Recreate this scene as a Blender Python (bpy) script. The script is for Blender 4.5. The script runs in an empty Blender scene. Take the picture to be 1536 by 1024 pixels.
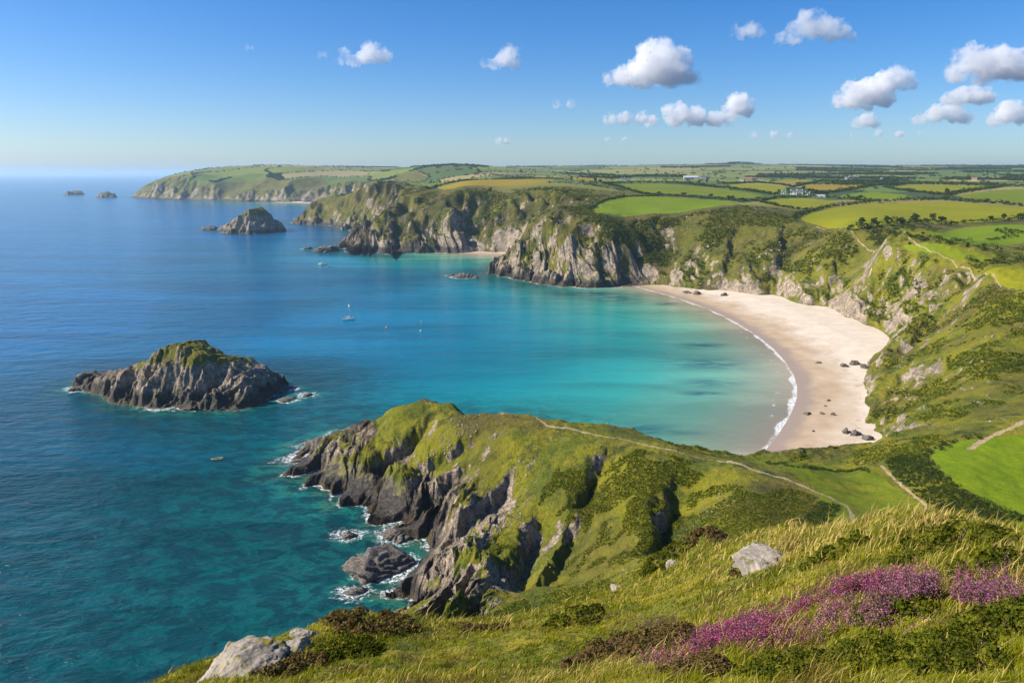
import bpy, math, random
import numpy as np
from mathutils import Vector, Matrix
random.seed(7); RNG = np.random.default_rng(11)
F32 = np.float32
scene = bpy.context.scene
COL = scene.collection

# ------------------------------------------------------------------ camera model
HC = 100.0                     # the eye is 100 m above the sea
FPX = 1100.0                   # focal length in pixels of a 1536 wide picture
PITCH = math.atan(252 / 1100)
CP, SP = math.cos(PITCH), math.sin(PITCH)

def ray(px, py):
    dx = (px - 768) / FPX; dy = (512 - py) / FPX
    return dx, CP + dy * SP, -SP + dy * CP

def sea(px, py, z=0.0):
    dx, y, dz = ray(px, py)
    t = (HC - z) / -dz
    return (dx * t, y * t)

def at(px, py, t):
    dx, y, dz = ray(px, py)
    return (dx * t, y * t, HC + dz * t)

# ------------------------------------------------------------------ noise (gradient noise, vectorised)
_perm = np.random.default_rng(3).permutation(256).astype(np.int32)
_perm = np.concatenate([_perm, _perm, _perm[:2]])
_ang = np.arange(256) * (2 * math.pi / 256) * 7.0
_gx = np.cos(_ang).astype(F32); _gy = np.sin(_ang).astype(F32)
_g3 = np.random.default_rng(5).normal(size=(256, 3)).astype(F32)
_g3 /= np.linalg.norm(_g3, axis=1)[:, None]

def pn(x, y, seed=0):
    x = np.asarray(x, dtype=np.float64) + seed * 17.31; y = np.asarray(y, dtype=np.float64) - seed * 9.77
    xi = np.floor(x); yi = np.floor(y)
    fx = (x - xi).astype(F32); fy = (y - yi).astype(F32)
    xi = xi.astype(np.int64) & 255; yi = yi.astype(np.int64) & 255
    u = fx * fx * fx * (fx * (fx * 6 - 15) + 10); v = fy * fy * fy * (fy * (fy * 6 - 15) + 10)
    a = _perm[xi]; b = _perm[xi + 1]
    h00 = _perm[a + yi]; h01 = _perm[a + yi + 1]; h10 = _perm[b + yi]; h11 = _perm[b + yi + 1]
    n00 = _gx[h00] * fx + _gy[h00] * fy
    n10 = _gx[h10] * (fx - 1) + _gy[h10] * fy
    n01 = _gx[h01] * fx + _gy[h01] * (fy - 1)
    n11 = _gx[h11] * (fx - 1) + _gy[h11] * (fy - 1)
    a0 = n00 + u * (n10 - n00); a1 = n01 + u * (n11 - n01)
    return (a0 + v * (a1 - a0)) * F32(1.4)

def pn3(p, seed=0):
    p = np.asarray(p, dtype=np.float64) + seed * np.array([17.3, 5.1, 9.7])
    i = np.floor(p); f = (p - i).astype(F32); i = i.astype(np.int64) & 255
    u = f * f * f * (f * (f * 6 - 15) + 10)
    r = 0
    for cx in (0, 1):
        for cy in (0, 1):
            for cz in (0, 1):
                h = _perm[_perm[_perm[i[:, 0] + cx] + ((i[:, 1] + cy) & 255)] + ((i[:, 2] + cz) & 255)]
                g = _g3[h]
                d = g[:, 0] * (f[:, 0] - cx) + g[:, 1] * (f[:, 1] - cy) + g[:, 2] * (f[:, 2] - cz)
                w = (u[:, 0] if cx else 1 - u[:, 0]) * (u[:, 1] if cy else 1 - u[:, 1]) * (u[:, 2] if cz else 1 - u[:, 2])
                r = r + d * w
    return r * F32(1.5)

def fbm(x, y, oct=4, seed=0, gain=.5):
    s = 0; a = 1.0; f = 1.0
    for k in range(oct):
        s = s + a * pn(x * f, y * f, seed + k); a *= gain; f *= 2.03
    return s

def ss(a, b, x):
    t = np.clip((x - a) / (b - a), 0, 1)
    return t * t * (3 - 2 * t)

def smin(a, b, k):
    h = np.clip(.5 + .5 * (b - a) / k, 0, 1)
    return b + (a - b) * h - k * h * (1 - h)

def smax(a, b, k):
    return -smin(-a, -b, k)

# ------------------------------------------------------------------ polygons
def seg_dist(x, y, pts, closed=True):
    P = np.asarray(pts, float); n = len(P)
    best = np.full(x.shape, 1e18)
    inside = np.zeros(x.shape, bool)
    for i in range(n if closed else n - 1):
        ax, ay = P[i]; bx, by = P[(i + 1) % n]
        ex, ey = bx - ax, by - ay
        wx = x - ax; wy = y - ay
        t = np.clip((wx * ex + wy * ey) / (ex * ex + ey * ey + 1e-9), 0, 1)
        q = (wx - ex * t) ** 2 + (wy - ey * t) ** 2
        np.minimum(best, q, out=best)
        if closed:
            c = (ay > y) != (by > y)
            with np.errstate(divide='ignore', invalid='ignore'):
                xi = ax + (y - ay) * ex / (ey if abs(ey) > 1e-12 else 1e-12)
            inside ^= c & (x < xi)
    d = np.sqrt(best)
    return np.where(inside, d, -d) if closed else d

def smooth_poly(pts, it=2, closed=True):
    P = [tuple(p) for p in pts]
    for _ in range(it):
        Q = []
        n = len(P)
        for i in range(n if closed else n - 1):
            a, b = P[i], P[(i + 1) % n]
            Q.append((a[0] * .75 + b[0] * .25, a[1] * .75 + b[1] * .25))
            Q.append((a[0] * .25 + b[0] * .75, a[1] * .25 + b[1] * .75))
        if not closed:
            Q = [P[0]] + Q + [P[-1]]
        P = Q
    return P

# ------------------------------------------------------------------ the lie of the land: (px, py, depth) seen in the photograph
CTRL = [
 # ground by the camera
 (1300,1024,4.0),(1536,1024,3.4),(1050,1024,5.0),(800,1024,8.0),(540,1024,11.5),(380,1024,13.5),(1700,1000,3.4),
 (1300,900,6.6),(1480,900,5.6),(1060,960,7.2),(800,960,15),(650,975,16.5),(1160,835,14.5),(1250,840,11),(1000,900,17),(900,940,17),
 (1380,850,7.6),(1536,900,5.0),(1200,930,6.6),
 (840,925,19),(840,914,27),(700,950,21),(700,944,26),(930,900,20),(930,890,28),(1000,876,22),(1000,864,29),(1060,846,21),(1060,834,27),(1100,815,22),(770,925,30),(885,895,24),
 # edge of the ground by the camera
 (200,1045,15),(300,1004,17),(440,952,20),(540,922,23),(600,930,25),(700,938,30),(840,914,34),(930,884,35),
 (1000,856,35),(1060,828,33),(1130,804,27),(930,886,42),(1000,862,42),(1060,838,40),(1250,797,19),(1300,790,15),(1345,778,12.2),(1400,782,11.5),(1470,791,11.5),(1536,801,12),(1700,812,12),
 # the ridge of the headland
 (590,606,264),(615,598,262),(660,603,256),(700,612,250),(750,620,244),(800,628,238),(860,640,230),(930,654,221),(1000,668,212),(1100,690,200),(1200,722,185),(1330,785,158),
 # its seaward slope
 (570,640,258),(600,680,246),(640,720,228),(700,700,228),(800,720,212),(750,820,182),(900,760,190),(950,820,165),(1050,740,185),(850,880,158),(1000,832,150),(1100,762,166),(1200,772,160),(1270,782,150),(1080,800,150),
 # meadow saddle
 (1200,692,205),(1300,700,201),(1300,730,187),(1370,770,165),(1345,690,205),(1340,670,218),
 # meadow to the right of it
 (1420,668,206),(1450,700,184),(1536,655,205),(1536,730,172),(1450,740,168),(1536,795,148),(1420,720,176),(1650,700,180),
 (1120,694,208),(1160,697,214),(1200,703,218),(1280,708,214),(1060,684,214),
 # shoulder of the bay
 (1400,640,236),(1400,600,288),(1340,620,308),(1450,560,290),(1536,640,210),(1536,580,262),(1400,500,365),(1340,555,352),(1300,590,330),(1536,520,300),(1350,528,382),
 (1400,450,430),(1450,450,392),(1350,430,480),(1300,400,545),(1250,400,568),(1250,440,545),(1300,450,500),(1650,560,270),
 # rim of the bay
 (1240,345,640),(1330,360,512),(1400,375,470),(1470,410,400),(1536,440,340),(1650,460,330),(1180,340,665),
 (1120,330,690),(1060,312,770),(1130,400,622),(1060,380,660),(1190,400,604),
 # third headland
 (760,380,735),(800,347,722),(850,335,705),(900,330,702),(980,328,715),(1050,325,705),(790,372,715),(850,372,678),(920,372,672),(1000,372,690),
 (885,322,745),(960,322,755),(1040,315,790),(940,295,940),(1010,295,950),(1117,303,890),(900,310,820),
 # middle headland
 (530,345,1015),(560,310,1030),(620,285,1075),(700,290,1010),(780,290,1000),(850,290,950),(860,310,850),(750,330,900),(800,310,880),(600,320,990),(680,325,965),(740,345,925),
 # second headland
 (440,325,1480),(480,300,1450),(540,281,1400),(600,272,1400),(500,320,1400),
 (650,284,1120),(740,277,1200),(840,271,1300),(700,272,1300),
 # far headland
 (195,290,3200),(215,280,3120),(250,270,3000),(300,262,2950),(330,275,2800),(430,270,2700),(420,255,2950),(500,252,3400),(500,272,2600),(560,266,2000),(300,254.5,3600),(230,262,3600),
 # countryside
 (911,276,1350),(987,275,1400),(1101,284,1200),(1153,294,1020),(1190,292,1060),(1185,280,1350),(1200,271,1750),(1300,277,1500),(1277,299,950),(1377,295,980),
 (1450,286,1180),(1505,279,1450),(1536,300,900),(1403,302,860),(1346,304,840),(1194,329,700),(1270,345,600),(1423,336,645),(1536,330,640),(1384,350,560),(1482,368,480),(1550,345,560),(1414,359,530),
 (1459,391,440),(1380,377,480),(1473,408,410),(1536,400,420),(1536,430,360),(1650,340,600),(1650,290,1100),(1700,400,420),
 (700,250,4500),(900,249.5,4300),(1000,249,4300),(1100,245.5,4600),(1180,247,4700),(1300,248.5,4700),(1500,247.5,5000),(600,251,4200),(1650,247,5000),
 (700,262,2200),(850,262,2200),(900,262,2400),(1000,260,2600),(1100,262,2300),(1200,262,2400),(1300,262,2300),(1400,262,2300),(1500,262,2300),(1000,254,3500),(1200,254,3500),(1400,254,3500),(1650,262,2300),(800,256,3200),(620,262,2400),
 (300,256,6400),(700,254,6400),(1100,250,6400),(1500,251,6400),
]
# (plan x, plan y, height) : the hidden parts
PLAN = [(0,1.2,98.25),(1,1,98.3),(-1,1,98.1),(.8,.9,98.3),(-.9,1,98.1),(0,2.5,97.6),(1.5,2.2,97.9),(-1.5,2.2,97.2),
 (12,40,66),(0,55,46),(25,62,48),(50,60,52),(85,60,60),(35,90,40),(65,95,40),(90,95,45),(0,85,30),(15,110,27),(110,110,36),
 (-15,40,58),(-30,45,46),(-10,70,35),(-45,60,30),(-60,40,40),(45,30,76),(70,30,80),(20,25,82),(-25,20,76),(-22,28,68),(-35,20,66),
 (-40,100,10),(-60,150,8),(-100,100,20),(-120,60,30),
 (10,262,8),(60,240,5),(100,231,9),(130,243,10),(-45,266,12),
 (-300,1200,30),(-150,1300,70),(-330,1700,40),(-300,2000,60),(-350,2400,60)]
_c = []
for px, py, t in CTRL:
    x, y, z = at(px, py, t); r = math.hypot(x, y)
    _c.append((math.atan2(x, y), math.log(r), (HC - z) / r))
for x, y, z in PLAN:
    r = math.hypot(x, y); _c.append((math.atan2(x, y), math.log(r), (HC - z) / r))
_c = np.array(_c)
_KA = 2.2                                        # weight of azimuth against log distance
def _ker(d2):
    return .5 * d2 * np.log(d2 + 1e-12)
_P = np.c_[_c[:, 0] * _KA, _c[:, 1]]
_n = len(_P)
_K = _ker(((_P[:, None, :] - _P[None, :, :]) ** 2).sum(2)) + np.eye(_n) * 2e-4
_A = np.zeros((_n + 3, _n + 3)); _A[:_n, :_n] = _K; _A[:_n, _n] = 1; _A[:_n, _n + 1:] = _P; _A[_n:, :_n] = _A[:_n, _n:].T
_W = np.linalg.solve(_A, np.r_[_c[:, 2], 0, 0, 0])

def tps_q(az, lr):
    az = np.clip(az, -.75, .75) * _KA
    out = _W[_n] + _W[_n + 1] * az + _W[_n + 2] * lr
    for i in range(_n):
        out = out + _W[i] * _ker((az - _P[i, 0]) ** 2 + (lr - _P[i, 1]) ** 2)
    return out

COAST = [(-260,-300),(-140,-60),(-100,20),(-68,75),(-44,112),(-27,135),(-20,151),(-27,160),(-22,177),(-29,196),(-43,209),(-57,222),(-73,238),(-78,258),
 (-68,270),(-48,270),(-18,262),(15,252),(45,244),(75,239),(105,238),(124,246),(143,266),(137,283),(158,318),(178,372),(200,402),(228,431),(224,470),(220,516),(215,580),
 (181,611),(118,657),(96,649),(56,661),(20,686),(-5,712),(-36,744),(-28,775),(0,805),(18,850),(22,905),(-10,932),(-58,944),(-92,944),(-144,944),(-202,975),(-243,1028),
 (-240,1080),(-205,1150),(-210,1230),(-245,1295),(-293,1339),(-311,1339),(-395,1424),(-472,1518),(-482,1565),(-430,1650),(-390,1900),(-430,2250),(-560,2500),(-691,2555),
 (-788,2608),(-1045,2734),(-1303,2871),(-1661,3185),(-1700,3260),(-1600,3500),(-1500,4000),(-1700,6000),(-2500,9000),(7000,9000),(7000,-300)]
WATER = smooth_poly([(108,675),(112,660),(119,644),(131,612),(144,571),(155,503),(155,431),(147,372),(134,328),(117,294),(103,270),(90,250),(80,225),(320,200),(320,740)], 1)
BEACH2 = smooth_poly([(-72,938),(-45,926),(-12,914),(14,890),(60,900),(40,990),(-72,990)], 1)
BEACH3 = [(-860,2625),(-760,2570),(-690,2525),(-600,2480),(-540,2440),(-500,2600),(-800,2700)]

AZ0, AZ1, NA = -.88, .88, 441
LR0, LR1, NL = math.log(1.1), math.log(6500.), 1200
_az = np.linspace(AZ0, AZ1, NA)[:, None]; _lr = np.linspace(LR0, LR1, NL)[None, :]
_R = np.exp(_lr) + 0 * _az; _X = np.sin(_az) * _R; _Y = np.cos(_az) * _R
gG = HC - _R * tps_q(_az + 0 * _lr, _lr + 0 * _az)
gD = seg_dist(_X, _Y, COAST)
gW = np.maximum(np.maximum(seg_dist(_X, _Y, WATER), seg_dist(_X, _Y, BEACH2)), seg_dist(_X, _Y, BEACH3))

def bil(g, az, lr):
    a = np.clip((az - AZ0) / (AZ1 - AZ0) * (NA - 1), 0, NA - 1.001); b = np.clip((lr - LR0) / (LR1 - LR0) * (NL - 1), 0, NL - 1.001)
    i = a.astype(np.int32); j = b.astype(np.int32); u = (a - i); v = (b - j)
    return (g[i, j] * (1 - u) + g[i + 1, j] * u) * (1 - v) + (g[i, j + 1] * (1 - u) + g[i + 1, j + 1] * u) * v

def beach_z(w):
    return np.where(w > 0, np.minimum(.075 * w, 3.0 + .012 * w), .036 * w)

def oct_w(r, L, near):
    """how much of a noise octave of wavelength L belongs at distance r: it must be resolvable, and not dwarf the near ground"""
    return ss(near * .5, near, r) * ss(.0026, .005, L / np.maximum(r, 1))

GULLIES = []     # (ax, ay, bx, by, width, depth)
def carve(x, y):
    out = np.zeros(x.shape)
    for ax, ay, bx, by, wd, dp in GULLIES:
        m = (x > min(ax, bx) - 4 * wd) & (x < max(ax, bx) + 4 * wd) & (y > min(ay, by) - 4 * wd) & (y < max(ay, by) + 4 * wd)
        if not m.any(): continue
        X_, Y_ = x[m], y[m]; ex, ey = bx - ax, by - ay; L = math.hypot(ex, ey); ex /= L; ey /= L
        s = ((X_ - ax) * ex + (Y_ - ay) * ey) / L
        n_ = pn(X_ / (wd * 1.6), Y_ / (wd * 1.6), 250) * .55 + pn(X_ / (wd * .5), Y_ / (wd * .5), 251) * .22
        u = ((X_ - ax) * -ey + (Y_ - ay) * ex) / wd + n_
        if -ey < 0: u = -u                              # u > 0 : the side away from the sun (towards +x)
        prof = np.where(u < 0, np.exp(-(u / .42) ** 2), np.exp(-(u / 1.15) ** 2))
        out[m] = np.maximum(out[m], dp * prof * ss(-.25, .25, s) * ss(1.5, 1.05, s) * (.8 + .4 * n_))
    return out

def blocks(u, v, size, seed):
    """a height for every block of a jointed rock face"""
    a = u / size; b = v / size; cx = np.floor(a); cy = np.floor(b)
    best = np.full(a.shape, 9e9); val = np.zeros(a.shape)
    for dx in (-1, 0, 1):
        for dy in (-1, 0, 1):
            ix = (cx + dx).astype(np.int64); iy = (cy + dy).astype(np.int64)
            h = _perm[(_perm[(ix + seed) & 255] + iy) & 255]; h2 = _perm[(h + 71) & 255]; h3 = _perm[(h + 149) & 255]; h4 = _perm[(h + 19) & 255]
            rx = a - (cx + dx + .1 + .8 * h / 255.); ry = b - (cy + dy + .1 + .8 * h2 / 255.)
            dd = np.abs(rx) + np.abs(ry) * .8 + .3 * (rx * rx + ry * ry)
            n = dd < best
            val = np.where(n, h3 / 127.5 - 1 + (h4 / 127.5 - 1) * 1.1 * rx + (h / 127.5 - 1) * .9 * ry, val); best = np.minimum(best, dd)
    return val

def land(x, y, G, d, w, detail=True):
    """height of the ground, and the warped distance to the coast"""
    r = np.hypot(x, y)
    zt = np.clip(d, 0, 45)
    onb = ss(-40, 5, w) * ss(1500, 800, r)                             # by the sand the cliffs wander less
    dw = d + 0.0
    for L, A, near, k in ((420, 45, 1700, 1), (170, 26, 800, 2), (80, 11, 420, 3), (32, 5.5, 110, 4), (13, 2.2, 100, 5), (5.5, .8, 70, 6), (2.4, .34, 60, 7), (1.1, .15, 60, 8)):
        m = oct_w(r, L, near)
        if not detail and L < 10: continue
        lx, ly = (x, y) if L > 40 else (x + .75 * zt, y + .45 * zt)
        n = pn(lx / L, ly / L, 20 + k)
        if L == 80: zt = np.clip(dw + A * n * m, 0, 45)
        if L > 12: n = n * 1.0 - .35 * np.abs(pn(x / L * 1.3, y / L * 1.3, 40 + k)) + .1
        dw = dw + A * n * m * (1 - .55 * onb * (L > 20))
    cv = carve(x, y) * ss(95, 135, r) if len(GULLIES) else 0.0
    dw = dw - .45 * cv
    zb = beach_z(w)
    base = np.maximum(zb, 0) * ss(-12, 6, w)
    sl = np.clip(.88 + .36 * pn(x / 60, y / 60, 61) + .25 * pn(x / 17, y / 17, 62), .5, 1.3) * (1 + .15 * ss(400, 900, r)) * (1 + 1.2 * ss(95, 50, r))
    near_lift = 70 * ss(95, 55, r)
    tip = np.exp(-((x + 44) ** 2 + (y - 254) ** 2) / 22 ** 2)
    sl = sl * (1 + .35 * tip) * (1 + .6 * ss(100, 130, r) * ss(420, 330, r))
    sh = np.clip(7 + 6 * pn(x / 22, y / 22, 63), 1.5, 14) * (1 + .7 * ss(100, 130, r) * ss(420, 330, r)) * (1 - .75 * ss(-30, 0, w)) * (1 + .4 * ss(400, 900, r)) * (1 - .6 * tip)
    C = base + np.where(dw < sh, .38 * dw, .38 * sh + sl * (dw - sh)) + near_lift
    # ribs of rock that run down towards the sea, leaning the same way everywhere
    e1 = x * .62 + y * .78; e2 = x * .78 - y * .62 + .55 * zt + 9 * pn(x / 40, y / 40, 64) + 3 * pn(x / 13, y / 13, 65)
    rib = 0
    for L, A, near, k in ((60, 5.0, 420, 1), (26, 3.6, 130, 2), (11, 1.9, 100, 3), (4.6, .85, 100, 4), (2.1, .42, 90, 5), (1.0, .2, 90, 6)):
        if not detail and L < 10: continue
        q = pn(e2 / L, e1 / (L * 2.6), 70 + k)
        rib = rib + A * oct_w(r, L, near) * (1 - 2.2 * np.abs(q)) * .6
    offb = 1 - ss(-25, 0, w)
    for (r0, r1, r2, r3, La, Aa, Lb, Ab) in ((100, 150, 330, 420, 17, 6.5, 7.5, 2.6), (330, 420, 1700, 2200, 34, 6.0, 14, 3.6)):
        fing = ss(r0, r1, r) * ss(r3, r2, r) * offb * (1 if La > 20 else ss(6, -6, y - np.interp(x, [-80, -40, 7, 44, 72, 81, 95], [264, 250, 224, 198, 170, 145, 100])))
        f1 = 1 - 2.4 * np.abs(pn(e2 / La, e1 / (La * 3.2), 81)); f2 = 1 - 2.4 * np.abs(pn(e2 / Lb, e1 / (Lb * 3.2), 82))
        dwf = fing * (Aa * f1 + Ab * f2) * ss(40 if La > 20 else 24, 8, np.abs(dw))
        C = C + .45 * dwf; dw = dw + dwf
        rib = rib + fing * (.29 * Aa * f1 + .38 * Ab * f2) * (ss(34, 12, d) if La > 20 else ss(24, 9, d))
    if detail:
        m = (r > 100) & (r < 1700) & (d > -30) & (d < 70) & (w < 8)
        if m.any():
            q1, q2, rm = e1[m], e2[m] + .35 * zt[m], r[m]; bl = 0
            for L, A, k in ((16, 2.6, 5), (7, 1.5, 17), (3.1, .8, 29), (1.4, .38, 41)):
                bl = bl + A * ss(.0035, .008, L / rm) * ss(.30, .10, L / rm) * blocks(q2 * 1.15, q1 * .55, L, k)
            yc = np.interp(x[m], [-80, -40, 7, 44, 72, 81, 95], [262, 250, 224, 198, 170, 145, 100])
            bl = bl * ss(70, 35, d[m]) * ss(100, 130, rm) * np.where(rm < 400, ss(2, -9, y[m] - yc) * ss(-12, -45, w[m]) * ss(-75, -62, x[m] - .3 * (y[m] - 250)), 1)
            dw[m] = dw[m] + .55 * bl * ss(40, 10, np.abs(dw[m])); C[m] = C[m] + .75 * bl; rib = rib + 0.0 * x; rib[m] = rib[m] + .45 * bl * ss(42, 14, d[m])
    steep = ss(1.5, 9, d) * ss(60, 130, r)
    band = ss(115, 50, d - .02 * r) * steep
    nz_ = ss(420, 330, r)
    near_sh = ss(60, 10, d) * (1 - nz_) + ss(27, 12, d) * nz_
    rim_ = 1 - .75 * ss(-60, 0, w) * ss(18, 42, d) * ss(900, 700, r)
    Gn = G + rib * (.35 - .29 * nz_ + .75 * near_sh) * band * rim_
    C = C + rib * ss(0, 5, dw)
    z = smin(Gn - cv, C - .5 * cv, 1.2 + .004 * r)
    z = np.where(dw > 0, np.maximum(z, np.minimum(.3 * dw, 1.0)), z)
    # bushes, tussocks and hollows
    hum = 0
    for L, A, near, k in ((9, .8, 160, 1), (4.2, .55, 100, 2), (2.0, .3, 60, 3), (34, 1.2, 220, 7)):
        if not detail and L < 10: continue
        hum = hum + A * oct_w(r, L, near) * pn(x / L, y / L, 90 + k)
    hum = hum * ss(2, 10, d) * ss(1600, 600, r)
    z = z + hum * (.10 + .90 * band * (1 - .6 * nz_ * ss(16, 26, d)))
    nearw = ss(70, 25, r)
    z = z + nearw * (.30 * pn(x / 2.6, y / 2.6, 101) * ss(3, 12, r) + .10 * pn(x / .8, y / .8, 102) * ss(2, 5, r) + .035 * pn(x / .3, y / .3, 103))
    seabed = np.maximum(np.where(r < 320, .22, .3) * dw, -30)
    z = np.where(dw > 0, z, np.minimum(z, seabed))
    rip = .05 * pn(x / 9, y / 9, 110) + .03 * pn(x / 3, y / 3, 111) if detail else 0
    zb = zb + rip * ss(0, 6, w)
    sand = (w > -70) & (d < 60) & (zb >= z - .04)
    z = np.where(w > -400, np.maximum(z, np.where(d < 60, zb, -99)), z)
    return z, dw, sand

gZ = np.zeros_like(gG)
gZ = land(_X, _Y, gG, gD, gW, False)[0]

def ground(x, y, detail=False):
    x = np.atleast_1d(np.asarray(x, float)); y = np.atleast_1d(np.asarray(y, float))
    az = np.arctan2(x, y); lr = np.log(np.hypot(x, y) + 1e-6)
    if detail:
        return land(x, y, bil(gG, az, lr), bil(gD, az, lr), bil(gW, az, lr))[0]
    return bil(gZ, az, lr)

_ts = np.exp(np.linspace(math.log(2.5), math.log(6400), 2600))
def hit(px, py):
    """where the line of sight through a pixel meets the ground"""
    dx, y, dz = ray(px, py)
    X = dx * _ts; Y = y * _ts; Z = HC + dz * _ts
    g = np.maximum(ground(X, Y), 0)
    below = np.nonzero(Z < g)[0]
    k = below[0] if len(below) else len(_ts) - 1
    if k > 0 and len(below):
        a0 = Z[k - 1] - g[k - 1]; a1 = Z[k] - g[k]; f = a0 / (a0 - a1 + 1e-9)
        t = _ts[k - 1] + f * (_ts[k] - _ts[k - 1])
    else: t = _ts[k]
    return (dx * t, y * t, float(ground(dx * t, y * t)[0]))

for (a, b, wd, dp) in [((1012,725),(985,800),6.5,8),((812,772),(762,850),5.5,7),((715,655),(640,700),4.5,4),((700,700),(645,748),4,4.5),((645,628),(572,690),4,6),((908,675),(880,735),4.5,5),((768,715),(690,795),4.5,5),((870,770),(830,850),5,5),
 ((978,332),(955,425),30,22),((885,340),(905,405),12,8),((832,350),(802,405),13,10),((1112,350),(1082,425),14,8),((930,345),(915,420),10,7),
 ((700,298),(716,374),28,26),((585,318),(602,370),20,16),((640,318),(657,374),15,11),((545,330),(560,372),14,10),
 ((478,300),(492,341),32,26),((540,290),(522,338),22,14),((1187,345),(1162,430),14,9),((1267,380),(1228,466),10,7),((1442,418),(1372,505),12,8),((1332,388),(1272,482),8,5),
 ((335,271),(345,300),90,48),((385,271),(391,302),80,42),((440,270),(452,303),90,42),((290,271),(290,298),70,38),((240,274),(240,294),60,32)]:
    A_ = hit(*a); B_ = hit(*b)
    if min(math.hypot(*A_[:2]), math.hypot(*B_[:2])) < 110: continue
    GULLIES.append((A_[0], A_[1], B_[0], B_[1], wd, dp))
gZ = land(_X, _Y, gG, gD, gW, False)[0]
# ------------------------------------------------------------------ small node helper
class N:
    def __init__(s, name):
        s.m = bpy.data.materials.new(name); s.m.use_nodes = True
        s.t = s.m.node_tree; s.t.nodes.clear(); s.out = s.t.nodes.new('ShaderNodeOutputMaterial')
    def put(s, sock, v):
        if isinstance(v, bpy.types.NodeSocket): s.t.links.new(v, sock)
        elif isinstance(v, (tuple, list)) and len(v) == 3 and sock.type == 'RGBA': sock.default_value = (*v, 1)
        else: sock.default_value = v
    def node(s, typ, ins=None, **kw):
        n = s.t.nodes.new(typ)
        for k, v in kw.items(): setattr(n, k, v)
        for k, v in (ins or {}).items(): s.put(n.inputs[k], v)
        return n
    def math(s, op, a, b=0.0, c=0.0, clamp=False):
        n = s.node('ShaderNodeMath', {0: a, 1: b, 2: c}, operation=op); n.use_clamp = clamp
        return n.outputs[0]
    def attr(s, name, out='Fac'):
        return s.node('ShaderNodeAttribute', attribute_name=name).outputs[out]
    def pos(s):
        if not hasattr(s, '_g'): s._g = s.node('ShaderNodeNewGeometry')
        return s._g.outputs['Position']
    def xyz(s):
        return s.node('ShaderNodeSeparateXYZ', {0: s.pos()}).outputs
    def mapped(s, scale=(1, 1, 1), rot=(0, 0, 0), vec=None):
        return s.node('ShaderNodeMapping', {'Vector': vec or s.pos(), 'Scale': scale, 'Rotation': rot}).outputs[0]
    def noise(s, scale, detail=4, rough=.55, vec=None, dist=0.0, out='Fac'):
        return s.node('ShaderNodeTexNoise', {'Vector': vec or s.pos(), 'Scale': scale, 'Detail': detail, 'Roughness': rough, 'Distortion': dist}).outputs[out]
    def ramp(s, v, a, b, lo=0.0, hi=1.0):
        n = s.node('ShaderNodeMapRange', {'Value': v, 'From Min': a, 'From Max': b, 'To Min': lo, 'To Max': hi}, interpolation_type='SMOOTHSTEP')
        return n.outputs[0]
    def mix(s, f, a, b):
        n = s.node('ShaderNodeMix', data_type='RGBA')
        for sock, v in ((n.inputs[0], f), (n.inputs[6], a), (n.inputs[7], b)): s.put(sock, v)
        return n.outputs[2]
    def mul(s, a, b, f=1.0):
        n = s.node('ShaderNodeMix', data_type='RGBA', blend_type='MULTIPLY')
        for sock, v in ((n.inputs[0], f), (n.inputs[6], a), (n.inputs[7], b)): s.put(sock, v)
        return n.outputs[2]
    def grey(s, v):
        return s.node('ShaderNodeCombineColor', {0: v, 1: v, 2: v}).outputs[0]
    def bump(s, h, strength=.5, dist=1.0, normal=None):
        ins = {'Height': h, 'Strength': strength, 'Distance': dist}
        if normal is not None: ins['Normal'] = normal
        return s.node('ShaderNodeBump', ins).outputs[0]
    def bsdf(s, col, rough=.9, normal=None, spec=.2, **kw):
        ins = {'Base Color': col, 'Roughness': rough, 'Specular IOR Level': spec}
        if normal is not None: ins['Normal'] = normal
        ins.update(kw)
        n = s.node('ShaderNodeBsdfPrincipled', ins)
        return n.outputs[0]
    def end(s, shader):
        s.t.links.new(shader, s.out.inputs[0]); return s.m

def plain(name, col, rough=.6, spec=.4, var=.12, scale=3.0, metal=0.0):
    n = N(name)
    f = n.noise(scale, 4, .6)
    c = n.mul(col, n.grey(n.ramp(f, .25, .75, 1 - var, 1 + var)))
    return n.end(n.bsdf(c, rough, None, spec, Metallic=metal))

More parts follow.
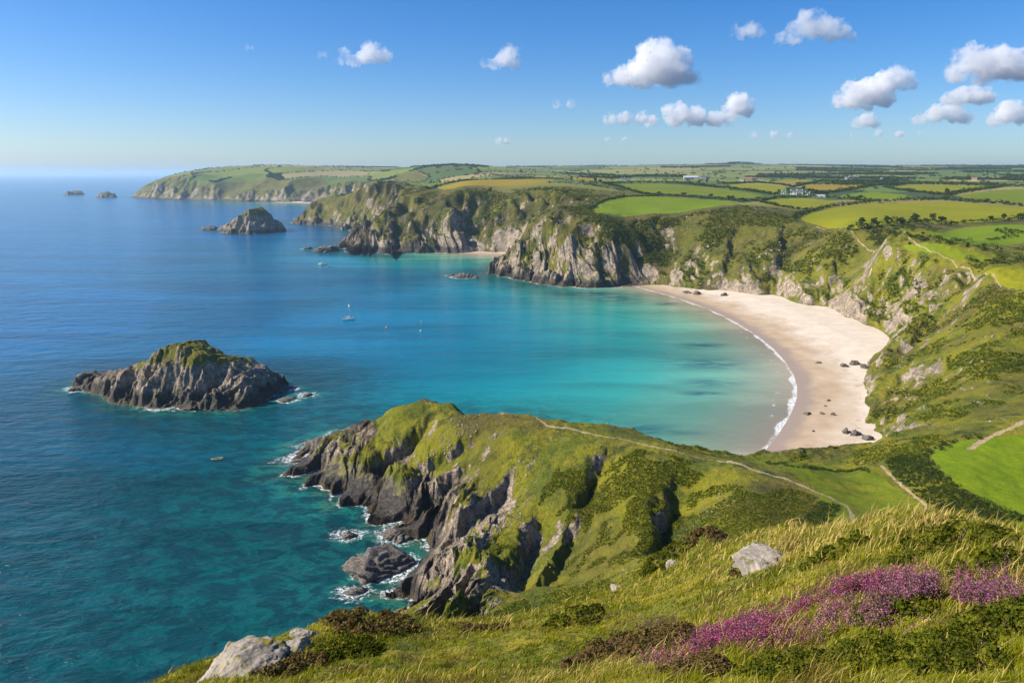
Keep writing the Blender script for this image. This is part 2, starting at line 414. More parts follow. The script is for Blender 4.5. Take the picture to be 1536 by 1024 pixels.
# ------------------------------------------------------------------ rock colours shared by cliffs, islands and boulders
def rock_color(n, z):
    st = n.mapped((.55, .55, .35), (0, .5, -.67))
    big = n.noise(.16, 5, .6, dist=.4)
    mid = n.noise(.9, 6, .65, st)
    fine = n.noise(4.0, 5, .7)
    col = n.mix(n.ramp(big, .35, .68), (.235, .185, .135), (.42, .34, .245))
    col = n.mix(n.ramp(mid, .5, .72), col, (.60, .49, .35))
    col = n.mix(n.ramp(mid, .48, .30), col, (.085, .072, .062))
    col = n.mix(n.math('MULTIPLY', n.ramp(fine, .55, .75), .45), col, (.07, .06, .05))
    ck = n.node('ShaderNodeTexVoronoi', {'Vector': n.mapped((.9, .5, 1.0), (.2, .5, -.67), n.node('ShaderNodeVectorMath', {0: n.pos(), 1: n.noise(.8, 3, .6, out='Color')}, operation='ADD').outputs[0]), 'Scale': .75}, feature='DISTANCE_TO_EDGE').outputs[0]
    crack = n.ramp(ck, .075, .0)
    fine = n.math('SUBTRACT', fine, n.math('MULTIPLY', crack, .5))
    col = n.mix(n.math('MULTIPLY', crack, .6), col, (.055, .047, .04))
    lich = n.noise(.45, 5, .7)
    col = n.mix(n.math('MULTIPLY', n.ramp(lich, .60, .70), .55), col, (.26, .19, .045))
    # the wet, weedy band just above the water
    lim = n.math('ADD', n.math('SUBTRACT', z, n.math('ADD', n.math('MULTIPLY', n.attr('heath'), 4.0), n.math('MULTIPLY', n.attr('shelf'), 2.0))), n.math('MULTIPLY', n.math('SUBTRACT', n.noise(.22, 4, .6), .5), -9.0))
    wet = n.math('MULTIPLY', n.ramp(lim, 6.0, 2.2), n.math('SUBTRACT', 1.0, n.attr('dry')))
    dark = n.mix(n.ramp(n.noise(.7, 4, .6), .4, .65), (.042, .036, .032), (.10, .082, .058))
    dark = n.mix(n.math('MULTIPLY', n.ramp(z, 2.2, .3), n.ramp(n.noise(.35, 3), .4, .6)), dark, (.085, .055, .018))
    col = n.mix(wet, col, dark)
    return col, mid, fine, wet

def veg_color(n, far=True):
    a = n.noise(.055, 6, .62, dist=.3); b = n.noise(.021, 5, .6); c = n.noise(.30, 6, .68); d = n.noise(1.6, 4, .7)
    col = n.mix(n.ramp(a, .36, .58), (.075, .104, .004), (.200, .194, .006))
    col = n.mix(n.math('MULTIPLY', n.ramp(b, .50, .66), .8), col, (.105, .080, .020))
    col = n.mix(n.ramp(n.noise(.09, 5, .65, n.mapped((1, 1, 1), (0, 0, .9))), .55, .68), col, (.040, .060, .007))
    col = n.mix(n.ramp(c, .52, .70), col, (.23, .185, .014))
    col = n.mix(n.math('MULTIPLY', n.ramp(c, .47, .30), .8), col, (.026, .040, .008))
    col = n.mix(n.math('MULTIPLY', n.ramp(d, .5, .72), .55), col, (.25, .19, .045))
    col = n.mix(n.math('MULTIPLY', n.ramp(d, .48, .30), .6), col, (.026, .034, .006))
    return col, c, d

def m_terrain():
    n = N('terrain_ground'); z = n.xyz()[2]
    rc, mid, fine, wet = rock_color(n, z)
    vc, c, d = veg_color(n)
    hb = n.mix(n.ramp(n.noise(.035, 5, .65), .4, .62), (.040, .046, .010), (.098, .075, .024)); hb = n.mix(n.ramp(c, .52, .72), hb, (.15, .135, .02))
    vc = n.mix(n.math('MULTIPLY', n.attr('heath'), .85), vc, hb)
    # far countryside: patchwork pasture comes as a vertex colour
    vc = n.mix(n.attr('pasture'), vc, n.attr('patch', 'Color'))
    near = n.attr('near')
    g1 = n.noise(.55, 5, .6); g2 = n.noise(5.0, 4, .7)
    nc = n.mix(n.ramp(g1, .40, .62), (.10, .115, .010), (.24, .19, .016))
    nc = n.mix(n.ramp(g2, .5, .75), nc, (.26, .19, .05)); nc = n.mix(n.ramp(g2, .5, .3), nc, (.035, .035, .010))
    vc = n.mix(near, vc, nc)
    rk = n.math('ADD', n.attr('rock'), n.math('MULTIPLY', n.math('SUBTRACT', n.noise(.5, 6, .7), .5), 1.3))
    rk = n.ramp(rk, .42, .60)
    rk = n.math('MAXIMUM', rk, n.math('MULTIPLY', wet, n.math('SUBTRACT', 1.0, near)))
    col = n.mix(rk, vc, rc)
    h = n.math('ADD', n.math('MULTIPLY', mid, 1.2), n.math('ADD', n.math('MULTIPLY', fine, .35), n.math('MULTIPLY', n.noise(.35, 5, .65), 2.0)))
    hv = n.math('ADD', n.math('MULTIPLY', c, 2.2), n.math('MULTIPLY', d, .8))
    hh = n.math('ADD', n.math('MULTIPLY', h, rk), n.math('MULTIPLY', hv, n.math('SUBTRACT', 1.0, rk)))
    hh = n.math('MULTIPLY', hh, n.math('SUBTRACT', 1.0, n.math('MULTIPLY', near, .9)))
    hh = n.math('MULTIPLY', hh, n.math('SUBTRACT', 1.0, n.math('MULTIPLY', n.attr('pasture'), .8)))
    nb = n.bump(hh, .85, 1.0)
    rough = n.math('SUBTRACT', .92, n.math('MULTIPLY', wet, .35))
    return n.end(n.bsdf(col, rough, nb, .25))

def m_rock(name, green=.5):
    n = N(name); z = n.xyz()[2]
    rc, mid, fine, wet = rock_color(n, z)
    vc, c, d = veg_color(n)
    rk = n.math('ADD', n.attr('rock'), n.math('MULTIPLY', n.math('SUBTRACT', n.noise(.35, 6, .7), .5), 1.2))
    rk = n.math('MAXIMUM', n.ramp(rk, .40, .60), wet)
    col = n.mix(rk, n.mix(.5, vc, (.15, .14, .015)), rc)
    h = n.math('ADD', n.math('MULTIPLY', mid, 1.5), n.math('ADD', n.math('MULTIPLY', fine, .4), n.math('MULTIPLY', n.noise(.35, 5, .65), 2.0)))
    return n.end(n.bsdf(col, n.math('SUBTRACT', .9, n.math('MULTIPLY', wet, .35)), n.bump(h, .9, 1.0), .3))

def m_boulder(name, pale, k=1.0):
    n = N(name)
    a = n.noise(2.0, 6, .65); b = n.noise(9.0, 5, .7)
    lo, hi = ((.22, .19, .15), (.38, .33, .265)) if pale else ((.05, .043, .037), (.19, .165, .14))
    col = n.mix(n.ramp(a, .35, .65), tuple(v * k for v in lo), tuple(v * k for v in hi))
    col = n.mix(n.math('MULTIPLY', n.ramp(b, .55, .72), .6), col, (.09, .08, .065))
    if pale:
        col = n.mix(n.ramp(n.noise(2.6, 5, .7), .56, .64), col, (.30, .24, .03))
        col = n.mix(n.math('MULTIPLY', n.ramp(n.noise(4.2, 4), .58, .66), .7), col, (.08, .09, .015))
    return n.end(n.bsdf(col, .85, n.bump(n.math('ADD', a, n.math('MULTIPLY', b, .4)), .8, .12), .25))

def m_sand():
    n = N('sand'); w = n.attr('wdist')
    a = n.noise(.12, 5, .6); b = n.noise(.5, 5, .65, n.mapped((1, .45, 1), (0, 0, .5))); c = n.noise(6, 3, .6)
    dry = n.mix(n.ramp(a, .3, .7), (.565, .475, .37), (.65, .56, .455))
    dry = n.mix(n.math('MULTIPLY', n.ramp(b, .55, .75), .35), dry, (.42, .32, .21))
    ww = n.math('ADD', w, n.math('MULTIPLY', n.math('SUBTRACT', n.noise(.035, 4, .55), .5), 34.0))
    damp = n.ramp(ww, 34, 12)
    col = n.mix(damp, dry, n.mix(n.ramp(a, .35, .65), (.385, .285, .185), (.45, .345, .235)))
    wet = n.ramp(n.math('ADD', w, n.math('MULTIPLY', n.math('SUBTRACT', n.noise(.06, 3), .5), 10.0)), 11, 3)
    col = n.mix(wet, col, (.33, .25, .185))
    sl_ = n.math('MULTIPLY', n.ramp(n.math('ABSOLUTE', n.math('SUBTRACT', ww, 26.0)), 3.0, .2), n.ramp(n.noise(.7, 5, .75), .50, .66))
    col = n.mix(n.math('MULTIPLY', sl_, .7), col, (.16, .115, .07))
    spk = n.math('MULTIPLY', n.ramp(n.noise(.9, 5, .75), .67, .72), n.ramp(n.noise(.06, 3), .48, .62))
    col = n.mix(n.math('MULTIPLY', spk, .8), col, (.08, .065, .05))
    rough = n.math('SUBTRACT', .95, n.math('MULTIPLY', wet, .6))
    return n.end(n.bsdf(col, rough, n.bump(n.math('ADD', b, n.math('MULTIPLY', c, .2)), .25, .25), .25))

def m_field(name, c1, c2, c3, ang=0.0, stripe=0.25):
    n = N(name)
    a = n.noise(.02, 5, .6); b = n.noise(.16, 5, .65); s = n.noise(.35, 3, .6, n.mapped((.08, 1, 1), (0, 0, ang)))
    col = n.mix(n.ramp(a, .38, .62), c1, c2)
    col = n.mix(n.math('MULTIPLY', n.ramp(b, .5, .72), .6), col, c3)
    col = n.mix(n.math('MULTIPLY', n.ramp(s, .45, .7), stripe), col, tuple(v * .7 for v in c1))
    f = n.noise(1.8, 4, .7)
    col = n.mul(col, n.grey(n.ramp(f, .3, .7, .8, 1.2)))
    return n.end(n.bsdf(col, .95, n.bump(n.math('ADD', b, n.math('MULTIPLY', f, .5)), .5, .4), .12))

def m_path():
    n = N('path_earth'); a = n.noise(1.2, 5, .7)
    return n.end(n.bsdf(n.mix(n.ramp(a, .35, .7), (.24, .185, .095), (.40, .32, .19)), .95, n.bump(a, .4, .15), .15))

def m_leaf(name, colors, trans=.25, scale=.35):
    n = N(name)
    v = n.attr('tint')
    a = n.noise(scale, 4, .65)
    f = n.math('ADD', n.math('MULTIPLY', v, .7), n.math('MULTIPLY', a, .6))
    col = n.mix(n.ramp(f, .30, .62), colors[0], colors[1]); col = n.mix(n.ramp(f, .62, .95), col, colors[2])
    d = n.node('ShaderNodeBsdfDiffuse', {'Color': col}).outputs[0]
    t = n.node('ShaderNodeBsdfTranslucent', {'Color': n.mul(col, (1.3, 1.35, .7))}).outputs[0]
    return n.end(n.node('ShaderNodeMixShader', {0: trans, 1: d, 2: t}).outputs[0])

def m_vcol(name, trans=.3):
    n = N(name); col = n.attr('tone', 'Color')
    d = n.node('ShaderNodeBsdfDiffuse', {'Color': col}).outputs[0]
    t = n.node('ShaderNodeBsdfTranslucent', {'Color': col}).outputs[0]
    return n.end(n.node('ShaderNodeMixShader', {0: trans, 1: d, 2: t}).outputs[0])

def m_sea():
    n = N('sea_water')
    dep = n.attr('depth'); sh = n.attr('shore'); wd = n.attr('wdist'); weed = n.attr('weed'); cove = n.attr('cove'); inn = n.attr('inshore')
    def ramp(stops):
        r = n.node('ShaderNodeValToRGB', {'Fac': n.math('DIVIDE', dep, 30.0, clamp=True)})
        e = r.color_ramp.elements
        e[0].position = stops[0][0] / 30; e[0].color = (*stops[0][1], 1)
        e[1].position = stops[-1][0] / 30; e[1].color = (*stops[-1][1], 1)
        for p, c in stops[1:-1]:
            k = e.new(p / 30); k.color = (*c, 1)
        return r.outputs[0]
    sandy = ramp([(0, (.34, .275, .19)), (.5, (.26, .30, .20)), (1.3, (.13, .325, .225)), (2.6, (.03, .27, .225)), (4.4, (.004, .195, .215)), (7, (.001, .140, .225)), (12, (.001, .108, .235)), (30, (.001, .098, .245))])
    rocky = ramp([(0, (.055, .075, .035)), (1.2, (.03, .115, .075)), (3.0, (.010, .125, .105)), (6, (.002, .074, .078)), (9, (.0015, .050, .072)), (14, (.001, .053, .115)), (30, (.001, .088, .215))])
    col = n.mix(cove, rocky, sandy)
    # weed and stones on the bottom
    kel = n.noise(.11, 6, .68, n.mapped((1, 1.7, 1), (0, 0, .35)), .6)
    kf = n.math('MULTIPLY', n.math('MULTIPLY', n.ramp(kel, .45, .55), n.ramp(dep, 16, 5.0)), n.math('SUBTRACT', 1.0, cove))
    col = n.mix(n.math('MULTIPLY', kf, .85), col, (.002, .034, .046))
    k2 = n.noise(.33, 5, .7)
    col = n.mix(n.math('MULTIPLY', n.math('MULTIPLY', n.ramp(k2, .54, .70), n.ramp(dep, 7, 2.0)), n.math('MULTIPLY', n.math('SUBTRACT', 1.0, cove), .8)), col, (.03, .15, .10))
    k3 = n.noise(.42, 5, .72, n.mapped((1, 1.4, 1), (0, 0, .6)))
    col = n.mix(n.math('MULTIPLY', n.math('MULTIPLY', n.ramp(k3, .50, .62), n.ramp(dep, 11, 2.0)), n.math('MULTIPLY', n.math('SUBTRACT', 1.0, cove), .6)), col, (.006, .040, .042))
    wn = n.math('MULTIPLY', weed, n.ramp(n.noise(.09, 5, .65, n.mapped((.5, 1.6, 1))), .30, .58))
    col = n.mix(n.math('MULTIPLY', wn, .8), col, (.004, .060, .085))
    # light and dark lanes of ruffled water out at sea
    lane = n.noise(.012, 5, .6, n.mapped((.35, 1.6, 1), (0, 0, .12)), .4)
    col = n.mul(col, n.grey(n.ramp(lane, .32, .68, .74, 1.26)))
    # foam round the rocks and along the sand
    fn = n.noise(.20, 6, .72, dist=.8); fn2 = n.noise(1.1, 5, .75, dist=.5)
    surf = n.math('ADD', sh, n.math('MULTIPLY', n.math('SUBTRACT', fn, .5), -16.0))
    f1 = n.math('MULTIPLY', n.ramp(surf, 3.4, .3), n.ramp(fn2, .44, .60))
    bw = n.math('ADD', wd, n.math('MULTIPLY', n.math('SUBTRACT', n.noise(.045, 4, .6), .5), 9.0))
    wash = n.math('MULTIPLY', n.math('MULTIPLY', n.ramp(bw, -2.6, -1.2), n.ramp(n.noise(.05, 4, .6), .34, .52, .25, 1.0)), n.ramp(fn2, .40, .56))
    w2 = n.math('MULTIPLY', n.math('MULTIPLY', n.ramp(n.math('ABSOLUTE', n.math('ADD', bw, 8.5)), 1.6, .3), n.ramp(fn, .58, .66)), n.ramp(fn2, .42, .58))
    streak = n.math('MULTIPLY', n.ramp(n.noise(.45, 6, .75, n.mapped((.5, 1.5, 1), (0, 0, .2)), .6), .73, .77), n.ramp(n.noise(.012, 3, .5), .42, .62))
    foam = n.math('MAXIMUM', n.math('MAXIMUM', f1, wash), n.math('MAXIMUM', w2, n.math('MULTIPLY', streak, n.math('MULTIPLY', n.math('SUBTRACT', 1.0, cove), .55))), clamp=True)
    col = n.mix(foam, col, (.80, .82, .82))
    # waves: swell, chop and ripples, crests running across the wind
    v1 = n.mapped((.45, 1, 1), (0, 0, .22)); v2 = n.mapped((.6, 1, 1), (0, 0, -.12))
    calm = n.math('SUBTRACT', 1.0, n.math('MULTIPLY', inn, .72))
    h = n.math('ADD', n.math('MULTIPLY', n.noise(.10, 4, .6, v1, .3), 2.6), n.math('ADD', n.math('MULTIPLY', n.noise(.30, 5, .62, v2, .4), .85), n.math('MULTIPLY', n.noise(1.3, 4, .6, v1), .17)))
    h = n.math('MULTIPLY', h, calm)
    nb = n.bump(h, 1.0, .85)
    rough = n.math('ADD', .16, n.math('MULTIPLY', foam, .6))
    body = n.bsdf(col, rough, nb, .26, IOR=1.333)
    return n.end(body)
# ------------------------------------------------------------------ meshes from arrays
def mesh_obj(name, V, Fq, mat, smooth=True, attrs=None, corners=4):
    me = bpy.data.meshes.new(name)
    V = np.ascontiguousarray(V, dtype=F32); Fq = np.ascontiguousarray(Fq, dtype=np.int32)
    me.vertices.add(len(V)); me.vertices.foreach_set('co', V.ravel())
    nf = len(Fq)
    me.loops.add(nf * corners); me.loops.foreach_set('vertex_index', Fq.ravel())
    me.polygons.add(nf)
    me.polygons.foreach_set('loop_start', np.arange(nf, dtype=np.int32) * corners)
    me.polygons.foreach_set('loop_total', np.full(nf, corners, dtype=np.int32))
    me.polygons.foreach_set('use_smooth', np.full(nf, smooth))
    for k, a in (attrs or {}).items():
        a = np.ascontiguousarray(a, dtype=F32)
        if a.ndim == 1:
            me.attributes.new(k, 'FLOAT', 'POINT').data.foreach_set('value', a)
        else:
            if a.shape[1] == 3: a = np.c_[a, np.ones(len(a), F32)].astype(F32)
            me.attributes.new(k, 'FLOAT_COLOR', 'POINT').data.foreach_set('color', np.ascontiguousarray(a).ravel())
    me.update(calc_edges=True)
    if mat: me.materials.append(mat)
    o = bpy.data.objects.new(name, me); COL.objects.link(o)
    return o

def tag(o, label=None, cat=None, group=None, kind=None):
    if label: o['label'] = label
    if cat: o['category'] = cat
    if group: o['group'] = group
    if kind: o['kind'] = kind
    return o

def grid_faces(na, nr):
    i = np.arange(na - 1)[:, None] * nr + np.arange(nr - 1)[None, :]
    i = i.ravel()
    return np.stack([i, i + 1, i + nr + 1, i + nr], 1)

def take(V, Fq, mask, attrs):
    f = Fq[mask]; used = np.unique(f)
    re = np.full(len(V), -1, np.int64); re[used] = np.arange(len(used))
    return V[used], re[f], {k: a[used] for k, a in attrs.items()}, used

# ------------------------------------------------------------------ the ground, as fine as the eye can see from the cliff top
NCOL, NROW = 1800, 1750
_dep = np.arctan2(gZ - HC, np.exp(_lr) + 0 * _az)
_dphi = np.abs(np.diff(_dep, axis=1)); _dl = np.diff(_lr, axis=1)
_w = np.sqrt(_dphi ** 2 + (.028 * _dl) ** 2)
_zm = .5 * (gZ[:, 1:] + gZ[:, :-1])
_w = np.where(_zm < -3, _w * .05 + 1e-6, _w)
for _ in range(3):
    _w = (np.roll(_w, 1, 0) + 2 * _w + np.roll(_w, -1, 0)) / 4
    _w[:, 1:-1] = (_w[:, :-2] + 2 * _w[:, 1:-1] + _w[:, 2:]) / 4
_cum = np.concatenate([np.zeros((NA, 1)), np.cumsum(_w, 1)], 1)
_rows = np.stack([np.interp(np.linspace(0, c[-1], NROW), c, _lr[0]) for c in _cum])
_k = np.ones(9) / 9
_rows = np.stack([np.convolve(np.pad(_rows[:, j], 4, 'edge'), _k, 'valid') for j in range(NROW)], 1)
faz = np.linspace(AZ0 + .004, AZ1 - .004, NCOL)
_p = (faz - AZ0) / (AZ1 - AZ0) * (NA - 1); _i = np.minimum(_p.astype(int), NA - 2); _u = (_p - _i)[:, None]
LRr = _rows[_i] * (1 - _u) + _rows[_i + 1] * _u
AZr = faz[:, None] + 0 * LRr
Rr = np.exp(LRr); X = np.sin(AZr) * Rr; Y = np.cos(AZr) * Rr
G_ = bil(gG, AZr, LRr); D_ = bil(gD, AZr, LRr); W_ = bil(gW, AZr, LRr)
Z, DW, SAND = land(X, Y, G_, D_, W_)
# second pass: spread the rows again along the true, detailed profile so that steep faces keep enough of them
_e = np.arctan2(Z - HC, Rr); _w2 = np.sqrt(np.diff(_e, axis=1) ** 2 + (.02 * np.diff(LRr, axis=1)) ** 2)
_w2 = np.where(.5 * (Z[:, 1:] + Z[:, :-1]) < -2.5, _w2 * .03 + 1e-7, _w2) + 1.2e-4
_lm = np.log(np.hypot(X, Y))
_ref = np.linspace(LR0, LR1, 4200); _dens = np.stack([np.interp(_ref, .5 * (_lm[i, 1:] + _lm[i, :-1]), _w2[i] / np.maximum(np.diff(_lm[i]), 1e-7)) for i in range(0, NCOL, 2)])
_k = np.ones(11) / 11
for _ in range(2):
    _p = np.pad(_dens, ((5, 5), (0, 0)), 'edge'); _c2 = np.cumsum(np.concatenate([np.zeros((1, _p.shape[1])), _p], 0), 0); _dens = (_c2[11:] - _c2[:-11]) / 11
    _p = np.pad(_dens, ((0, 0), (4, 4)), 'edge'); _c2 = np.cumsum(np.concatenate([np.zeros((_p.shape[0], 1)), _p], 1), 1); _dens = (_c2[:, 9:] - _c2[:, :-9]) / 9
_cum = np.cumsum(_dens, 1); _cum = _cum - _cum[:, :1]
_rw = np.stack([np.interp(np.linspace(0, c[-1], NROW), c, _ref) for c in _cum])
_q = np.arange(NCOL) / 2.; _i = np.minimum(_q.astype(int), len(_rw) - 2); _u = (_q - _i)[:, None]
LRr = _rw[_i] * (1 - _u) + _rw[_i + 1] * _u
Rr = np.exp(LRr); X = np.sin(AZr) * Rr; Y = np.cos(AZr) * Rr
G_ = bil(gG, AZr, LRr); D_ = bil(gD, AZr, LRr); W_ = bil(gW, AZr, LRr)
Z, DW, SAND = land(X, Y, G_, D_, W_)
_dr = np.gradient(Z, axis=1) / np.maximum(np.gradient(Rr, axis=1), 1e-4)
_da = np.gradient(Z, axis=0) / (Rr * (faz[1] - faz[0])) - _dr * np.gradient(Rr, axis=0) / (Rr * (faz[1] - faz[0]))
SLOPE = np.hypot(_dr, _da)
_sm = SLOPE.copy()
for _ in range(4):
    _sm[1:-1] = (_sm[:-2] + 2 * _sm[1:-1] + _sm[2:]) / 4; _sm[:, 1:-1] = (_sm[:, :-2] + 2 * _sm[:, 1:-1] + _sm[:, 2:]) / 4
_out = pn(X / 14, Y / 14, 131) + .6 * pn(X / 5, Y / 5, 132) + .5 * pn(X / 45, Y / 45, 133)
_nh = np.exp(-((X + 20) ** 2 + (Y - 195) ** 2) / 60 ** 2)
ROCK = -.12 + .52 * ss(.75, 1.6, .6 * _sm + .4 * SLOPE) + (.28 + .30 * _nh) * ss(30, 3, DW) * ss(.3, .75, _sm) + .62 * _out * ss(.3, .6, _sm) + .16 * _nh * ss(.3, .6, _sm) * ss(45, 25, D_)
_e1 = X * .62 + Y * .78; _e2 = X * .78 - Y * .62 + .5 * Z
_st = pn(_e2 / 3.2, _e1 / 15, 141) + .8 * pn(_e2 / 8, _e1 / 30, 142)
ROCK = ROCK + (.28 + .26 * _nh) * _st * ss(.3, .6, _sm) * ss(70, 40, D_) + .10 * _nh * ss(28, 20, D_)
ROCK = ROCK - .25 * ss(45, 90, D_) - 1.5 * ss(85, 50, Rr)
ROCK = ROCK + .22 * ss(560, 760, Rr) * ss(48, 8, D_) * ss(.3, .6, _sm)
ROCK = ROCK + .16 * ss(-5, 15, W_) * (Rr < 1000) * ss(50, 20, D_) * ss(.25, .5, _sm) + .22 * ss(1900, 2400, Rr) * ss(170, 30, D_) * ss(.2, .5, _sm)
NEAR = ss(80, 34, Rr)
HEATH = np.clip(ss(540, 760, Rr) * (.75 + .5 * pn(X / 120, Y / 120, 134)) + .5 * ss(.25, .6, pn(X / 30, Y / 30, 135)) * ss(90, 140, Rr), 0, 1) * ss(6000, 2000, Rr)
DRY = ss(3, 9, W_) * (Rr < 1100)
# patchwork of pasture over the far country
def cells(x, y, size, seed):
    cx = np.floor(x / size); cy = np.floor(y / size)
    b1 = np.full(x.shape, 1e9); b2 = b1.copy(); idx = np.zeros(x.shape, np.int64)
    for dx in (-1, 0, 1):
        for dy in (-1, 0, 1):
            ix = (cx + dx).astype(np.int64); iy = (cy + dy).astype(np.int64)
            h = _perm[(_perm[(ix + seed) & 255] + iy) & 255]; h2 = _perm[(h + 37 + ix) & 255]
            px = (cx + dx + .15 + .7 * h / 255) * size; py = (cy + dy + .15 + .7 * h2 / 255) * size
            dd = np.abs(x - px) * .8 + np.abs(y - py) * .8 + .35 * np.hypot(x - px, y - py)
            new = dd < b1
            b2 = np.where(new, b1, np.minimum(b2, dd)); idx = np.where(new, h * 256 + h2, idx); b1 = np.where(new, dd, b1)
    return idx, b2 - b1
def patch_cells(x, y):
    r = np.hypot(x, y)
    xr = x * .95 + y * .3; yr = y * .95 - x * .3
    xr = xr + 25 * pn(x / 160, y / 160, 150); yr = yr + 25 * pn(x / 160, y / 160, 151)
    i1, e1 = cells(xr, yr * 1.15, 150, 3); i2, e2 = cells(xr * .8, yr, 260, 9)
    far = r > 2600
    return np.where(far, i2, i1), np.where(far, e2, e1)
PALETTE = np.array([(.105,.155,.025),(.075,.125,.016),(.135,.165,.022),(.20,.19,.035),(.27,.215,.07),(.035,.058,.014),(.085,.115,.022),(.16,.18,.03),(.06,.10,.016),(.23,.19,.08),(.042,.062,.017),(.11,.15,.02)])
flat = Rr.ravel() > 750
idx = np.zeros(Rr.size, np.int64); edge = np.full(Rr.size, 99.)
a_, b_ = patch_cells(X.ravel()[flat], Y.ravel()[flat]); idx[flat] = a_; edge[flat] = b_
PATCH = PALETTE[(idx // 7) % len(PALETTE)] * (.85 + .3 * ((idx * 13) % 97) / 97.)[:, None]
hedgeband = ss(9, 4, edge)[:, None]
PATCH = PATCH * (1 - hedgeband) + np.array((.026, .040, .012)) * hedgeband
PAST = ss(55, 90, D_ - .012 * Rr + 25 * pn(X / 90, Y / 90, 160)) * ss(760, 900, Rr) * ss(.42, .25, _sm)
PAST = np.where((np.abs(X) < 260) & (Y < 1150) & (X < 240), PAST * ss(1000, 1150, Rr + .25 * X), PAST)

V = np.stack([X.ravel(), Y.ravel(), Z.ravel()], 1)
FQ = grid_faces(NCOL, NROW)[:, ::-1]
zmax = np.maximum.reduce([Z.ravel()[FQ[:, k]] for k in range(4)])
FQ = FQ[zmax > -2.2]
fx = X.ravel()[FQ].mean(1); fy = Y.ravel()[FQ].mean(1); fr = np.hypot(fx, fy)
cls = np.zeros(len(FQ), np.int32)
cls[SAND.ravel()[FQ].all(1)] = 1

FIELDS = [  # (outline in the photograph, material, label)
 ([(884,315),(911,300),(937,295),(1009,295),(1078,300),(1117,303),(1078,309),(1039,315),(1009,320),(964,322),(914,322)], 'green', 'bright green rounded field along the cliff top above the cove'),
 ([(911,276),(987,275),(1044,279),(1101,286),(1153,294),(1123,299),(1055,293),(987,290),(948,288),(934,284)], 'mid', 'long mid-green field just behind the bright cliff-top field'),
 ([(1089,277),(1135,275),(1185,280),(1167,291),(1135,288),(1101,281)], 'olive', 'yellowish wedge field between the long green field and the white farm'),
 ([(1150,273),(1190,270),(1216,270),(1200,275),(1180,277)], 'straw', 'thin straw-coloured strip field beyond the white farm'),
 ([(1193,279),(1232,273),(1277,274),(1300,277),(1277,284),(1225,286)], 'straw', 'golden oval field behind the trees of the white farm'),
 ([(1254,294),(1295,288),(1332,289),(1377,295),(1345,299),(1295,302),(1275,299)], 'green', 'small fresh green field just right of the white farm'),
 ([(1327,281),(1391,275),(1459,276),(1505,279),(1448,286),(1405,291),(1380,288)], 'olive', 'long yellow-green field below the dark distant woods'),
 ([(1428,295),(1482,286),(1536,283),(1570,284),(1575,309),(1505,304),(1471,300)], 'mid', 'green field at the picture edge above the largest field'),
 ([(1194,329),(1220,318),(1277,309),(1346,304),(1403,302),(1459,304),(1536,311),(1575,314),(1575,329),(1482,332),(1423,336),(1387,334),(1346,336),(1289,342),(1270,345),(1232,338)], 'olive', 'largest yellow-green field with a rounded end by the cliff path'),
 ([(1384,348),(1425,342),(1482,338),(1560,337),(1560,361),(1482,368),(1448,367),(1414,359)], 'green', 'vivid green field between two hedges below the largest field'),
 ([(1346,364),(1391,364),(1459,377),(1498,389),(1459,391),(1414,386),(1380,377)], 'mid', 'narrow green strip of pasture beside the cliff path'),
 ([(1473,406),(1500,402),(1560,400),(1560,437),(1530,436),(1490,422)], 'olive', 'mown yellow-green field at the picture edge beside the bend in the path'),
 ([(1112,688),(1180,692),(1260,697),(1312,703),(1327,716),(1347,736),(1395,770),(1405,790),(1345,793),(1318,779),(1250,742),(1180,708)], 'meadow', 'rough green meadow on the saddle above the near end of the beach'),
 ([(1393,682),(1420,666),(1490,656),(1570,652),(1570,830),(1536,790),(1500,762),(1450,738),(1410,707)], 'green', 'smooth bright green meadow behind the broad dark hedge'),
 ([(647,282),(693,273),(767,269),(840,271),(817,276),(733,278),(683,283),(655,285)], 'straw', 'long golden field on top of the middle headland'),
 ([(273,271),(293,266),(400,260),(412,265),(367,270),(327,274),(300,276)], 'far', 'pale green field on top of the farthest headland'),
 ([(1142,302),(1169,298),(1220,297),(1263,304),(1232,310),(1206,312),(1169,307)], 'olive', 'small olive field on the seaward side of the white farm'),
 ([(856,266),(905,264),(915,268),(885,271),(858,270)], 'straw', 'small pale stubble field behind the golden headland field'),
]
POLYS = []
for k, (pp, mt, lb) in enumerate(FIELDS):
    P = smooth_poly([hit(*q)[:2] for q in pp], 2); POLYS.append(P)
    A = np.array(P); lo = A.min(0); hi = A.max(0)
    s = np.nonzero((fx > lo[0]) & (fx < hi[0]) & (fy > lo[1]) & (fy < hi[1]) & (cls == 0))[0]
    if len(s):
        d = seg_dist(fx[s], fy[s], P)
        d = d + .8 * pn(fx[s] / 7, fy[s] / 7, 170)
        cls[s[d > 0]] = 10 + k
PATHS = [
 ([(690,616),(740,622),(800,632),(860,644),(930,659),(1000,675),(1060,687),(1100,696),(1150,709),(1200,727),(1240,745),(1290,767),(1320,779)], .40, 'narrow trodden path along the crest of the near headland'),
 ([(1080,691),(1125,702),(1150,709),(1175,716),(1200,727)], .60, 'wider worn stretch of the headland path by the meadow'),
 ([(1225,340),(1260,347),(1300,352),(1335,362),(1370,373),(1400,379),(1440,392),(1470,408),(1490,426),(1502,430)], .30, 'thin winding path along the rim of the bay'),
 ([(1455,672),(1480,658),(1500,648),(1520,642),(1545,628)], .8, 'pale track coming down to the corner of the bright meadow'),
 ([(1322,699),(1345,722),(1370,742),(1400,766),(1420,776)], .38, 'faint straw-coloured path beside the broad dark hedge'),
]
